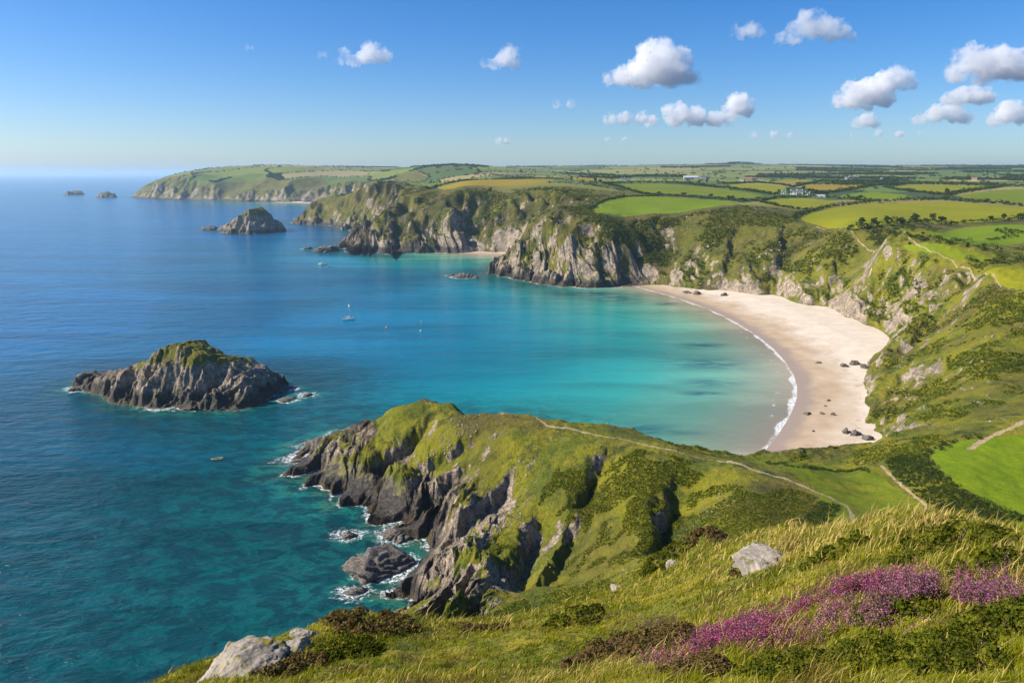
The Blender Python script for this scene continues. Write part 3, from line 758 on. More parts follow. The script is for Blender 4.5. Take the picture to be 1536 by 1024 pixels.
for k, (pp, wd, lb) in enumerate(PATHS):
    Q = np.array([hit(*q)[:2] for q in pp]); rq = np.hypot(Q[:, 0], Q[:, 1]); aq = np.arctan2(Q[:, 0], Q[:, 1])
    for _ in range(3 if k == 2 else 0): rq[1:-1] = (rq[:-2] + 2 * rq[1:-1] + rq[2:]) / 4
    P = smooth_poly([(r_ * math.sin(a_), r_ * math.cos(a_)) for r_, a_ in zip(rq, aq)], 2, False)
    A = np.array(P); lo = A.min(0) - 4; hi = A.max(0) + 4
    s = np.nonzero((fx > lo[0]) & (fx < hi[0]) & (fy > lo[1]) & (fy < hi[1]) & (fr > 50) & (cls != 1))[0]
    if len(s):
        d = -seg_dist(fx[s], fy[s], P, False)
        d = -d + .45 * wd * pn(fx[s] / 1.6, fy[s] / 1.6, 180 + k) + .5 * wd * pn(fx[s] / 7, fy[s] / 7, 190 + k)
        wv = wd * (1 + .25 * pn(fx[s] / 15, fy[s] / 15, 195))
        cls[s[d < wv]] = 40 + k

ATT = {'rock': ROCK.ravel(), 'near': NEAR.ravel(), 'pasture': PAST.ravel(), 'patch': PATCH, 'wdist': W_.ravel(), 'heath': HEATH.ravel(), 'dry': DRY.ravel(), 'shelf': _nh.ravel()}
def piece(name, c, mat, keys):
    m = cls == c
    if m.sum() < 4: return None
    v, f, a, _ = take(V, FQ, m, {k: ATT[k] for k in keys})
    return mesh_obj(name, v, f, mat, True, a)
MT = m_terrain()
tag(piece('terrain', 0, MT, ['rock', 'near', 'pasture', 'patch', 'heath', 'dry', 'shelf']), 'rugged grass-topped cliffs, headlands and rolling country round the bay', 'coastal land', kind='structure')
tag(piece('beach', 1, m_sand(), ['wdist']), 'curving pale sand beach at the head of the cove', 'beach', kind='structure')
FM = {'green': m_field('pasture_green', (.115,.178,.004), (.145,.205,.005), (.165,.20,.006), .3, .15),
      'mid': m_field('pasture_mid', (.125,.168,.006), (.15,.185,.007), (.175,.18,.01), .5, .2),
      'olive': m_field('pasture_olive', (.18,.196,.004), (.215,.215,.005), (.24,.205,.008), .2, .2),
      'straw': m_field('pasture_straw', (.23,.18,.012), (.27,.19,.014), (.29,.19,.026), .1, .25),
      'meadow': m_field('meadow_grass', (.085,.125,.007), (.12,.15,.008), (.22,.165,.022), .9, .35),
      'far': m_field('pasture_far', (.095,.14,.02), (.11,.155,.022), (.13,.16,.03), .2, .1)}
for k, (pp, mt, lb) in enumerate(FIELDS):
    o = piece('field', 10 + k, FM[mt], [])
    if o: tag(o, lb, 'field', 'fields on the cliff top', 'structure')
MP = m_path()
for k, (pp, wd, lb) in enumerate(PATHS):
    o = piece('path', 40 + k, MP, [])
    if o: tag(o, lb, 'path', 'footpaths over the grass', 'structure')

# ------------------------------------------------------------------ islands and sea rocks
ISLES = []        # (outline, reach) for the foam and shoals round them
def island(name, label, cat, base, ridge, slope, step, mat, seed, ribs=1.0, group=None, knob=0.0):
    """a rocky islet: plan outline, height of its spine along x, steepness"""
    P = smooth_poly(base, 2); A = np.array(P); lo = A.min(0) - 6 * step; hi = A.max(0) + 6 * step
    nx = int((hi[0] - lo[0]) / step) + 1; ny = int((hi[1] - lo[1]) / step) + 1
    x, y = np.meshgrid(np.linspace(lo[0], hi[0], nx), np.linspace(lo[1], hi[1], ny), indexing='ij')
    S = step * 1.0
    d = seg_dist(x, y, P)
    for L, Am in ((24, 4.5), (10, 2.2), (4.5, 1.0), (2, .5), (.9, .22)):
        L *= ribs; Am *= ribs
        if L > 2.2 * S: d = d + Am * pn(x / L, y / L, seed)
    _a1 = x * .62 + y * .78; _a2 = x * .78 - y * .62
    _f = 3.2 * ribs * (1 - 2.4 * np.abs(pn(_a2 / (13 * ribs), _a1 / (40 * ribs), seed + 11))) + 1.5 * ribs * (1 - 2.4 * np.abs(pn(_a2 / (5.5 * ribs), _a1 / (16 * ribs), seed + 12)))
    d = d + _f * ss(14 * ribs, 4 * ribs, np.abs(d))
    h = np.interp(x, [p[0] for p in ridge], [p[1] for p in ridge])
    e1 = x * .62 + y * .78; e2 = x * .78 - y * .62; rib = 0
    for L, Am in ((17, 4.6), (7.5, 2.6), (3.2, 1.2), (1.5, .55)):
        L *= ribs; Am *= ribs
        if L > 2.2 * S: rib = rib + Am * (1 - 2.2 * np.abs(pn(e2 / L, e1 / (2.4 * L), seed + 9))) * .7
    bl = 0
    for L, Am, kk in ((9, 1.7, 3), (4.2, 1.0, 11), (2.0, .5, 23), (1.0, .25, 31)):
        if L * ribs > 2.5 * S: bl = bl + Am * ribs * blocks(_a2 * 1.1 + .3 * np.clip(d, 0, 20), _a1 * .55, L * ribs, seed + kk)
    d = d + .35 * bl * ss(12 * ribs, 3 * ribs, np.abs(d)); rib = rib + .9 * bl
    sh = np.clip((6 + 6 * pn(x / (15 * ribs), y / (15 * ribs), seed + 3)) * ribs, 1, 13 * ribs)
    C = np.where(d < sh, np.where(d > 0, .36 * d, .45 * d), .36 * sh + slope * (d - sh)) + rib * ss(0, 4 * ribs, d)
    z = smin(h + .45 * rib, C, 1.6 * ribs) + .25 * ribs * pn(x / 2, y / 2, seed + 5) * ss(0, 3, d)
    z = np.where(d > 0, np.maximum(z, np.minimum(.3 * d, .8 * ribs)), .25 * d)
    gx, gy = np.gradient(z, hi[0] / nx - lo[0] / nx, (hi[1] - lo[1]) / ny)
    sl = np.hypot(gx, gy)
    rk = .25 + .6 * ss(.55, 1.1, sl) + .5 * ss(.72, .35, z / max(p[1] for p in ridge)) - .45 * ss(.55, .85, z / max(p[1] for p in ridge)) + .3 * pn(x / (9 * ribs), y / (9 * ribs), seed + 7)
    V = np.stack([x.ravel(), y.ravel(), z.ravel()], 1); Fq = grid_faces(nx, ny)
    zm = np.maximum.reduce([z.ravel()[Fq[:, k]] for k in range(4)])
    v, f, a, _ = take(V, Fq, zm > -1.2, {'rock': rk.ravel(), 'shelf': np.full(rk.size, .8)})
    ISLES.append((P, seed, ribs))
    o = mesh_obj(name, v - np.array([A[:, 0].mean(), A[:, 1].mean(), 0]), f, mat, True, a)
    o.location = (A[:, 0].mean(), A[:, 1].mean(), 0)
    return tag(o, label, cat, group)
MR = m_rock('island_rock')
island('rock_island', 'large humped rock island with grassy crown in the blue bay', 'island',
 [(-212,341),(-200,333),(-186,326),(-172,313),(-153,305),(-127,304),(-113,313),(-109,326),(-112,342),(-130,352),(-150,352),(-168,346),(-178,350),(-196,348)],
 [(-215,2),(-205,3),(-196,4.5),(-182,8),(-175,11.5),(-169,13.8),(-163,18),(-157,21.2),(-150,22),(-143,20.6),(-137,18),(-130,14.6),(-122,10.6),(-115,7),(-108,3)], 1.7, .34, MR, 301)
island('rock_island', 'dark pointed rock stack offshore beyond the large island', 'island',
 [(-512,1300),(-470,1262),(-440,1255),(-412,1290),(-408,1325),(-430,1350),(-470,1345),(-505,1325)],
 [(-515,3),(-500,9),(-483,18),(-470,24),(-452,35),(-442,37),(-430,28),(-418,18),(-407,5)], 1.9, 1.2, MR, 322, 2.2)
island('rock_island', 'low dark islet lying far out off the farthest headland', 'island',
 [(-2165,3600),(-2110,3560),(-2060,3590),(-2080,3640),(-2140,3640)], [(-2170,2),(-2130,8),(-2105,12),(-2080,8),(-2055,2)], .6, 2.5, MR, 341, 2.5)
island('rock_island', 'small peaked islet just off the tip of the farthest headland', 'island',
 [(-1790,3210),(-1735,3170),(-1690,3180),(-1690,3215),(-1740,3240)], [(-1795,3),(-1760,12),(-1735,20),(-1712,13),(-1688,4)], .9, 2.2, MR, 347, 2.2)

def ico(n=4):
    import bmesh
    bm = bmesh.new(); bmesh.ops.create_icosphere(bm, subdivisions=n, radius=1)
    v = np.array([p.co[:] for p in bm.verts]); f = np.array([[q.index for q in p.verts] for p in bm.faces]); bm.free()
    return v, f
_ICO = {}
def rock(name, label, cat, loc, size, seed, mat, n=5, rot=0.0, group=None, sink=.35, rough=.42, strata=1.0):
    if n not in _ICO: _ICO[n] = ico(n)
    v, f = _ICO[n]; v = v.copy()
    d = 0; a = rough
    for k, s in enumerate((1.1, 2.3, 4.7, 9.5, 19)):
        if s > 5 and n < 4: break
        q = pn3(v * np.array([s, s, s * .8]), seed + k)
        d = d + a * (1 - 2 * np.abs(q)) * .55 + a * .35 * pn3(v * s * .7, seed + 20 + k); a *= .5
    # facets: planes cut the lump here and there
    rg = np.random.default_rng(seed)
    r = 1 + d
    for k in range(9):
        nn = rg.normal(size=3); nn /= np.linalg.norm(nn); lim = rg.uniform(.62, .95)
        dot = v @ nn
        r = np.where(dot > .05, np.minimum(r, lim / np.maximum(dot, .05) + .12 * d), r)
    ax = rg.normal(size=3) + np.array([.9, -.6, .5]); ax /= np.linalg.norm(ax)
    st = (v @ ax) * 6.5 + 1.4 * pn3(v * 2.2, seed + 60)
    r = r * (1 + strata * .16 * (np.abs((st % 2) - 1) - .5) * 2 * rough / .42 + strata * .07 * (np.abs(((st * 2.7) % 2) - 1) - .5))
    v = v * r[:, None]
    v[:, 2] = np.where(v[:, 2] < -sink, -sink + (v[:, 2] + sink) * .2, v[:, 2])
    c, s_ = math.cos(rot), math.sin(rot)
    v = v * np.array(size)
    v = np.stack([v[:, 0] * c - v[:, 1] * s_, v[:, 0] * s_ + v[:, 1] * c, v[:, 2]], 1)
    o = mesh_obj(name, v, f, mat, True, {'rock': np.ones(len(v))}, 3)
    o.location = loc
    return tag(o, label, cat, group)
MBK = m_boulder('wet_boulder', False); MBP = m_boulder('lichened_boulder', True)
SEAROCKS = [  # px, py, half width px, height px, label
 (484,664,30,13,'dark rock mound in the surf off the tip of the near headland'),
 (577,836,42,24,'big dark rock block awash below the middle of the headland cliff'),
 (598,796,24,11,'jagged low rock wedged against the shelf above the big block'),
 (523,800,11,5,'small foaming rock between the open water and the headland shelf'),
 (531,884,13,7,'reddish rock ringed by foam near the foot of the grassy knoll'),
 (534,647,10,4,'tiny rock behind the dark mound at the headland tip'),
 (446,690,10,2.5,'barely awash rock in white foam left of the headland tip'),
 (412,578,20,9,'dark rock just off the shaded end of the large island'),
 (433,579,9,5,'small rock at the outer end beside the large island'),
 (431,598,11,3,'low reddish reef rock in front of the island end'),
 (462,591,9,2.5,'outermost wave-washed reef rock right of the large island'),
 (124,579,17,6,'low rock at the seaward tail of the large island'),
 (165,562,26,10,'dark ledge rock rising behind the tail of the large island'),
 (318,341,10,5,'low rock at the end of the tail of the pointed stack'),
 (337,340,9,8,'middle rock in the tail of the pointed stack'),
 (488,371,17,9,'dark skerry just off the middle headland'),
 (461,372,8,2.5,'flat skerry farthest off the middle headland'),
 (695,412,20,6,'dark skerry off the point of the third headland'),
 (676,412,7,2,'tiny flat rock left of the third headland skerry'),
 (412,334,8,3,'small rock between the pointed stack and the second headland'),
 (655,905,24,9,'dark boulder at the foot of the cliff beside the white surf'),
 (628,880,14,9,'leaning boulder at the corner of the headland shelf'),
]
for k, (px, py, hw, hp, lb) in enumerate(SEAROCKS):
    x, y = sea(px, py + hp * .6); t = math.hypot(math.hypot(x, y), HC)
    w = hw * t / FPX; h = hp * t / FPX * .95
    rock('sea_rock', lb, 'rock', (x, y, -.15 * h), (w, w * .75, h), 400 + k * 7, MBK, 5 if hw > 15 else 4, rot=.5, group='rocks standing in the sea')
    ISLES.append(([(x + w * math.cos(a) * .95, y + w * .72 * math.sin(a)) for a in np.linspace(0, 6.28, 9)[:-1]], 400 + k, .4))
BEACHROCKS = [(1280,543,9,7,'grey rock slab at the grassy foot where the beach bends'),(1266,547,9,4,'flat dark rock beside the slab at the beach bend'),(1297,549,8,6,'pale rock tucked into the grass at the beach bend'),
 (1284,648,9,7,'broken grey outcrop block standing on the near sand'),(1268,645,8,6,'small dark block left of the grey outcrop'),(1302,655,8,8,'largest grey block under the near beach cliff'),
 (1211,619,9,3.5,'dark flat rock in the middle of the beach'),(1234,619,5,3,'small stone right of the flat rock on the beach'),(1249,620,4,4,'round dark boulder alone on the sand'),
 (1228,543,6,2,'strip of dark stones on the damp sand'),(1030,437,9,4,'dark boulder under the far beach cliff'),(1045,439,8,5,'second dark boulder under the far beach cliff, nearer the corner'),
 (1086,441,7,4,'grey boulder at the back of the beach by the pale cliff'),(1220,646,3,2,'lone pebble-like stone low on the near beach'),(1243,600,4,2,'low stone above the flat rock on the beach'),(1238,608,3,2,'little stone between the flat rock and the cliff')]
for k, (px, py, hw, hp, lb) in enumerate(BEACHROCKS):
    x, y, z = hit(px, py + hp * .5); t = math.hypot(math.hypot(x, y), HC - z)
    w = hw * t / FPX * .75; h = hp * t / FPX * .8
    rock('beach_rock', lb, 'rock', (x, y, z), (w, w * .8, h), 700 + k * 5, MBK, 4, rot=k * 1.1, group='rocks lying on the beach')

# ------------------------------------------------------------------ the sea
nc, nr = 900, 1000
ph = np.concatenate([np.linspace(.00105, .030, 110), np.linspace(.0303, .80, nr - 110)])[::-1]
sr = HC / np.tan(ph); saz = np.linspace(-1.0, 1.0, nc)
sx = np.sin(saz)[:, None] * sr[None, :]; sy = np.cos(saz)[:, None] * sr[None, :]
fx_, fy_ = sx.ravel(), sy.ravel()
az_ = np.arctan2(fx_, fy_); lr_ = np.log(np.hypot(fx_, fy_)); R_ = np.exp(lr_)
z_, dw_, _s = land(fx_, fy_, bil(gG, az_, lr_), bil(gD, az_, lr_), bil(gW, az_, lr_))
wd_ = bil(gW, az_, lr_)
wide = np.abs(az_) > AZ1 - .01
out = (R_ > 6300)
shore = np.where(dw_ > 0, 0, -dw_)
shore = np.where(wd_ > -60, np.where((wd_ > -12) & (R_ < 1100), 60, shore), shore)
shore = np.where(out, 900, shore)
depth = np.where(out | ((fx_ < 0) & (R_ > 5000)), 30, np.maximum(-z_, 0))
isl = np.ones(len(fx_))
for P, sd, rb in ISLES:
    A = np.array(P); c = A.mean(0); rad = np.hypot(*(A - c).T).max() + 70
    s = np.nonzero(np.hypot(fx_ - c[0], fy_ - c[1]) < rad)[0]
    if not len(s): continue
    d = -seg_dist(fx_[s], fy_[s], P)
    for L, Am in ((24, 4.5), (10, 2.2), (4.5, 1.0)):
        if rb > .5: d = d - Am * rb * pn(fx_[s] / (L * rb), fy_[s] / (L * rb), sd)
    if rb > .5: isl[s] = np.minimum(isl[s], ss(0, 75 * max(1, rb * .7), np.maximum(d, 0)))
    shore[s] = np.minimum(shore[s], np.maximum(d, 0) / max(1, rb * .8))
    depth[s] = np.minimum(depth[s], np.maximum(d, 0) * (.55 if rb > .5 else .8) + .6)
# calmer, sandy bottomed water inside the cove
cove = ss(-330, -150, wd_ - .0 * fx_) * ss(1200, 900, R_)
cove = np.maximum(cove, ss(330, 240, np.hypot((fx_ - 95), (fy_ - 460))))
cove = np.maximum(cove, .75 * ss(340, 520, R_))
cove = cove * ss(-45, 15, fx_ - (fy_ - 290) * -.05 + 12) if False else cove * ss(212, 236, fy_ + .12 * fx_ + 6 * pn(fx_ / 30, fy_ / 30, 201))
cove = cove * isl * (1 - .8 * ss(75, 8, np.maximum(-dw_, 0)) * ss(-40, -90, wd_))  # off rocky shores the rock-bottom colour also paints in dark cliff reflections
weed = np.zeros(len(fx_))
for px, py, hw, hp in ((1055,518,38,5),(1062,545,62,9),(1065,574,46,6),(1055,590,36,4),(968,643,46,9),(925,447,50,6),(880,440,60,6),(1000,455,20,3),(985,648,60,5)):
    cx, cy = sea(px, py); x2, _ = sea(px + hw, py); _, y2 = sea(px, py - hp)
    weed = np.maximum(weed, np.exp(-(((fx_ - cx) / (x2 - cx)) ** 2 + ((fy_ - cy) / (y2 - cy)) ** 2)))
SV = np.stack([fx_, fy_, 0 * fx_], 1); SF = grid_faces(nc, nr)
keep = (np.minimum.reduce([np.where(wide, -1, z_)[SF[:, k]] for k in range(4)]) < 5)
inn = cove * ss(-420, -120, wd_)
v, f, a, _ = take(SV, SF, keep, {'depth': depth, 'shore': shore, 'wdist': np.where(R_ < 1100, wd_, -500), 'weed': weed, 'cove': cove, 'inshore': inn})
tag(mesh_obj('sea', v, f, m_sea(), True, a), 'rippled deep blue sea turning turquoise inside the cove', 'sea', kind='structure')
# ------------------------------------------------------------------ small mesh kit for built things
class MB:
    def __init__(s): s.v = []; s.f = []
    def box(s, c, d, rz=0.0):
        o = len(s.v); cz, sn = math.cos(rz), math.sin(rz)
        for sx in (-.5, .5):
            for sy in (-.5, .5):
                for sz in (-.5, .5):
                    x, y = sx * d[0], sy * d[1]
                    s.v.append((c[0] + x * cz - y * sn, c[1] + x * sn + y * cz, c[2] + sz * d[2]))
        s.f += [tuple(o + i for i in q) for q in ((0,1,3,2),(4,6,7,5),(0,4,5,1),(2,3,7,6),(0,2,6,4),(1,5,7,3))]
        return s
    def tube(s, a, b, r0, r1, n=8):
        a = Vector(a); b = Vector(b); d = (b - a).normalized()
        u = d.orthogonal().normalized(); w = d.cross(u); o = len(s.v)
        for p, r in ((a, r0), (b, r1)):
            for k in range(n):
                t = k * 2 * math.pi / n; q = p + u * math.cos(t) * r + w * math.sin(t) * r; s.v.append(tuple(q))
        s.f += [(o + k, o + (k + 1) % n, o + n + (k + 1) % n, o + n + k) for k in range(n)]
        s.f += [tuple(o + k for k in reversed(range(n))), tuple(o + n + k for k in range(n))]
        return s
    def lathe(s, prof, n=14, c=(0, 0, 0)):
        o = len(s.v)
        for r, z in prof:
            for k in range(n):
                t = k * 2 * math.pi / n; s.v.append((c[0] + r * math.cos(t), c[1] + r * math.sin(t), c[2] + z))
        for j in range(len(prof) - 1):
            s.f += [(o + j * n + k, o + j * n + (k + 1) % n, o + (j + 1) * n + (k + 1) % n, o + (j + 1) * n + k) for k in range(n)]
        s.f += [tuple(o + k for k in reversed(range(n))), tuple(o + (len(prof) - 1) * n + k for k in range(n))]
        return s
    def loft(s, rings, cap=True):
        o = len(s.v); n = len(rings[0])
        for r in rings: s.v += [tuple(p) for p in r]
        for j in range(len(rings) - 1):
            s.f += [(o + j * n + k, o + j * n + k + 1, o + (j + 1) * n + k + 1, o + (j + 1) * n + k) for k in range(n - 1)]
        if cap: s.f += [tuple(o + k for k in range(n)), tuple(o + (len(rings) - 1) * n + k for k in reversed(range(n)))]
        return s
    def poly(s, pts):
        o = len(s.v); s.v += [tuple(p) for p in pts]; s.f.append(tuple(range(o, o + len(pts)))); return s
    def build(s, name, mat, parent=None, smooth=False):
        me = bpy.data.meshes.new(name); me.from_pydata(s.v, [], s.f); me.update()
        if smooth: me.polygons.foreach_set('use_smooth', np.ones(len(me.polygons), bool))
        if mat: me.materials.append(mat)
        o = bpy.data.objects.new(name, me); COL.objects.link(o)
        if parent: o.parent = parent
        return o
def empty(name, loc, rz=0.0):
    o = bpy.data.objects.new(name, None); COL.objects.link(o); o.location = loc; o.rotation_euler = (0, 0, rz); o.empty_display_size = .5
    return o
def copy_tree(o, parent=None):
    c = o.copy(); COL.objects.link(c)
    if parent: c.parent = parent
    for ch in list(o.children): copy_tree(ch, c)
    return c

M_WHITE = plain('white_gelcoat', (.82, .82, .80), .25, .5, .05)
M_TEAK = plain('teak_deck', (.36, .25, .15), .7, .3, .15)
M_NAVY = plain('navy_canvas', (.02, .035, .10), .8, .2)
M_ALU = plain('mast_alloy', (.68, .70, .72), .35, .5, .05, 3, .5)
M_GLASS = plain('dark_glass', (.015, .02, .025), .08, .5, .05)
M_WIRE = plain('rigging_wire', (.45, .46, .47), .4, .5)
M_ORANGE = plain('orange_plastic', (.75, .24, .03), .4, .4)
M_YEL = plain('yellow_plastic', (.50, .46, .06), .4, .4)
M_PALE = plain('pale_plastic', (.72, .72, .58), .4, .4)
M_GREENHULL = plain('lime_hull_paint', (.42, .46, .06), .35, .5)
M_CREAM = plain('cream_hull_paint', (.62, .56, .40), .35, .5)
M_BLACK = plain('black_rubber', (.02, .02, .022), .6, .3)

def hull_rings(L, B, D, free, fine=.9, n=13, steps=13, keel=.0):
    rings = []
    for i in range(steps):
        u = i / (steps - 1); x = (u - .5) * L
        wb = B * .5 * (1 - max(0, (u - .42) / .58) ** 2.2) * (.80 + .20 * min(1, u / .35)) + .012
        sheer = free * (1 + .28 * (u - .35) ** 2 * 2)
        dr = D * (1 - (2 * abs(u - .48)) ** 2.5 * .75)
        ring = []
        for k in range(n):
            a = k / (n - 1); s = -1 + 2 * a
            y = wb * math.copysign(abs(math.sin(s * math.pi / 2)) ** .8, s)
            z = -dr + (sheer + dr) * abs(s) ** 2.6
            ring.append((x + .06 * L * max(0, u - .7) * abs(s) ** 2, y, z))
        rings.append(ring)
    return rings
def deck_from(rings, z_in=.04, inset=.96, up=.05):
    m = MB(); o = 0
    R = []
    for r in rings:
        a, b = r[0], r[-1]
        R.append([(a[0], a[1] * inset, a[2] - z_in), (a[0], 0, a[2] - z_in + up), (b[0], b[1] * inset, b[2] - z_in)])
    return m.loft(R, False)
# --- yacht at anchor
x, y = sea(523, 480)
ya = tag(empty('sailing_yacht', (x, y, 0), math.radians(8)), 'white sailing yacht with bare mast at anchor in the bay', 'yacht')
hr = hull_rings(8.2, 2.7, .55, 1.0)
hu = MB().loft(hr).build('hull', M_WHITE, ya, True)
dk = deck_from(hr).build('deck', M_TEAK, ya)
MB().loft([[(hr[i][0][0], hr[i][0][1] * 1.012, .30), (hr[i][0][0], hr[i][0][1] * 1.015, .36)] for i in range(0, 10)], False).build('stripe', M_NAVY, hu)
cb = MB().loft([[(-1.2,-.8,.95),(-1.2,-.68,1.42),(-1.2,.68,1.42),(-1.2,.8,.95)],[(.9,-.72,.98),(.9,-.6,1.40),(.9,.6,1.40),(.9,.72,.98)],[(2.1,-.40,1.0),(1.9,-.3,1.16),(1.9,.3,1.16),(2.1,.40,1.0)]]).build('cabin', M_WHITE, ya)
for sy in (-1, 1): MB().loft([[(-.9, sy * .775, 1.12), (-.9, sy * .735, 1.30)], [(.8, sy * .72, 1.13), (.8, sy * .68, 1.29)]], False).build('window', M_GLASS, cb)
MB().box((-2.4, 0, .90), (1.7, 1.3, .10)).build('cockpit', M_TEAK, ya)
ms = MB().tube((.75, 0, 1.2), (.70, 0, 11.2), .13, .09).build('mast', M_ALU, ya, True)
MB().tube((.72, -.75, 6.4), (.72, .75, 6.4), .035, .035, 6).build('spreader', M_ALU, ms)
bo = MB().tube((.62, 0, 2.25), (-2.7, 0, 2.15), .06, .05).build('boom', M_ALU, ya, True)
MB().loft([[(.45 - 3.0 * u, .17 * math.cos(a) * (1 - .5 * u), 2.42 - .08 * u + .19 * math.sin(a) * (1 - .45 * u)) for a in np.linspace(0, 6.283, 9)] for u in np.linspace(0, 1, 7)]).build('furled_sail', M_WHITE, bo, True)
rg_ = MB()
for a, b in (((4.3,0,1.2),(.7,0,11.0)),((-3.9,0,1.0),(.7,0,11.1)),((.6,-1.25,1.05),(.72,-.75,6.4)),((.72,-.75,6.4),(.7,0,10.9)),((.6,1.25,1.05),(.72,.75,6.4)),((.72,.75,6.4),(.7,0,10.9))): rg_.tube(a, b, .018, .018, 5)
rg_.build('rigging', M_WIRE, ya)
MB().box((-4.05, 0, .1), (.32, .06, 1.1)).build('rudder', M_WHITE, ya)
MB().tube((3.3,0,1.6),(.95,0,9.4),.07,.03,6).build('furled_jib', M_WHITE, ya, True)
# --- motor boat
x, y = sea(483, 397)
mo = tag(empty('motor_boat', (x, y, 0), math.radians(172)), 'cream motor boat with a small wheelhouse beyond the sailing yacht', 'boat')
hr = hull_rings(9.6, 3.2, .5, 1.15)
MB().loft(hr).build('hull', M_CREAM, mo, True); deck_from(hr, .12).build('deck', M_WHITE, mo)
wh = MB().loft([[(-.6,-1.05,1.0),(-.6,-.95,3.0),(-.6,.95,3.0),(-.6,1.05,1.0)],[(1.3,-1.0,1.05),(1.0,-.9,2.95),(1.0,.9,2.95),(1.3,1.0,1.05)]]).build('wheelhouse', M_WHITE, mo)
for sy in (-1, 1): MB().poly([(-.4, sy * 1.02, 2.1),(.9, sy * .99, 2.1),(.8, sy * .96, 2.7),(-.4, sy * .985, 2.7)]).build('window', M_GLASS, wh)
MB().poly([(1.16,-.8,2.1),(1.16,.8,2.1),(1.07,.75,2.75),(1.07,-.75,2.75)]).build('window', M_GLASS, wh)
MB().box((.25, 0, 3.04), (2.2, 2.3, .08)).build('roof', M_GREENHULL, wh)
MB().tube((-.2,0,3.05),(-.2,0,4.6),.05,.03).build('mast', M_ALU, mo)
rl = MB()
for k in range(7):
    i = 6 + k
    for sgn in (0, -1): rl.tube((hr[i][sgn][0], hr[i][sgn][1] * .95, hr[i][sgn][2]), (hr[i][sgn][0], hr[i][sgn][1] * .95, hr[i][sgn][2] + .6), .03, .03, 5)
for k in range(6):
    i = 6 + k
    for sgn in (0, -1): rl.tube((hr[i][sgn][0], hr[i][sgn][1] * .95, hr[i][sgn][2] + .6), (hr[i + 1][sgn][0], hr[i + 1][sgn][1] * .95, hr[i + 1][sgn][2] + .6), .03, .03, 5)
rl.build('rail', M_ALU, mo)
MB().box((-4.9, 0, .75), (.5, .45, 1.2)).build('outboard_engine', M_BLACK, mo)
# --- tender beside it, and the dinghy near the large island
def dinghy(px, py, L, rz, mat, label):
    x, y = sea(px, py); d = tag(empty('dinghy', (x, y, .05), rz), label, 'dinghy')
    h = hull_rings(L, L * .38, .18, .42, steps=11)
    MB().loft(h, False).build('hull', mat, d, True)
    rim = MB()
    for sgn in (0, -1):
        for i in range(10): rim.tube(h[i][sgn], h[i + 1][sgn], .06, .06, 6)
    rim.tube(h[0][0], h[0][-1], .06, .06, 6).build('gunwale', M_PALE, d, True)
    for u in (-.22, .12): MB().box((u * L, 0, .22), (.28, L * .34, .05)).build('seat', M_TEAK, d)
    MB().box((-.5 * L - .1, 0, .38), (.25, .28, .7)).build('outboard_engine', M_NAVY, d)
dinghy(494, 400, 3.6, math.radians(175), M_NAVY, 'dark blue tender lying just behind the cream motor boat')
dinghy(326, 689, 4.1, math.radians(196), M_GREENHULL, 'lime green dinghy alone in the water below the large island')
def buoy(px, py, r, mat, label):
    x, y = sea(px, py); b = tag(empty('mooring_buoy', (x, y, 0), .3), label, 'buoy', 'mooring buoys in the bay')
    MB().lathe([(.15*r,-.6*r),(.75*r,-.45*r),(1.0*r,0),(.92*r,.45*r),(.55*r,.8*r),(.2*r,.95*r)]).build('float', mat, b, True)
    MB().lathe([(.10*r,.9*r),(.10*r,1.12*r),(.2*r,1.12*r),(.2*r,1.22*r),(.08*r,1.26*r)], 8).build('mooring_ring', M_BLACK, b)
buoy(580, 491, .75, M_ORANGE, 'orange mooring buoy right of the sailing yacht'); buoy(632, 482, .55, M_YEL, 'dull yellow buoy, the farther of the pair in mid bay'); buoy(631, 496, .62, M_PALE, 'pale cream buoy, the nearer of the pair in mid bay')

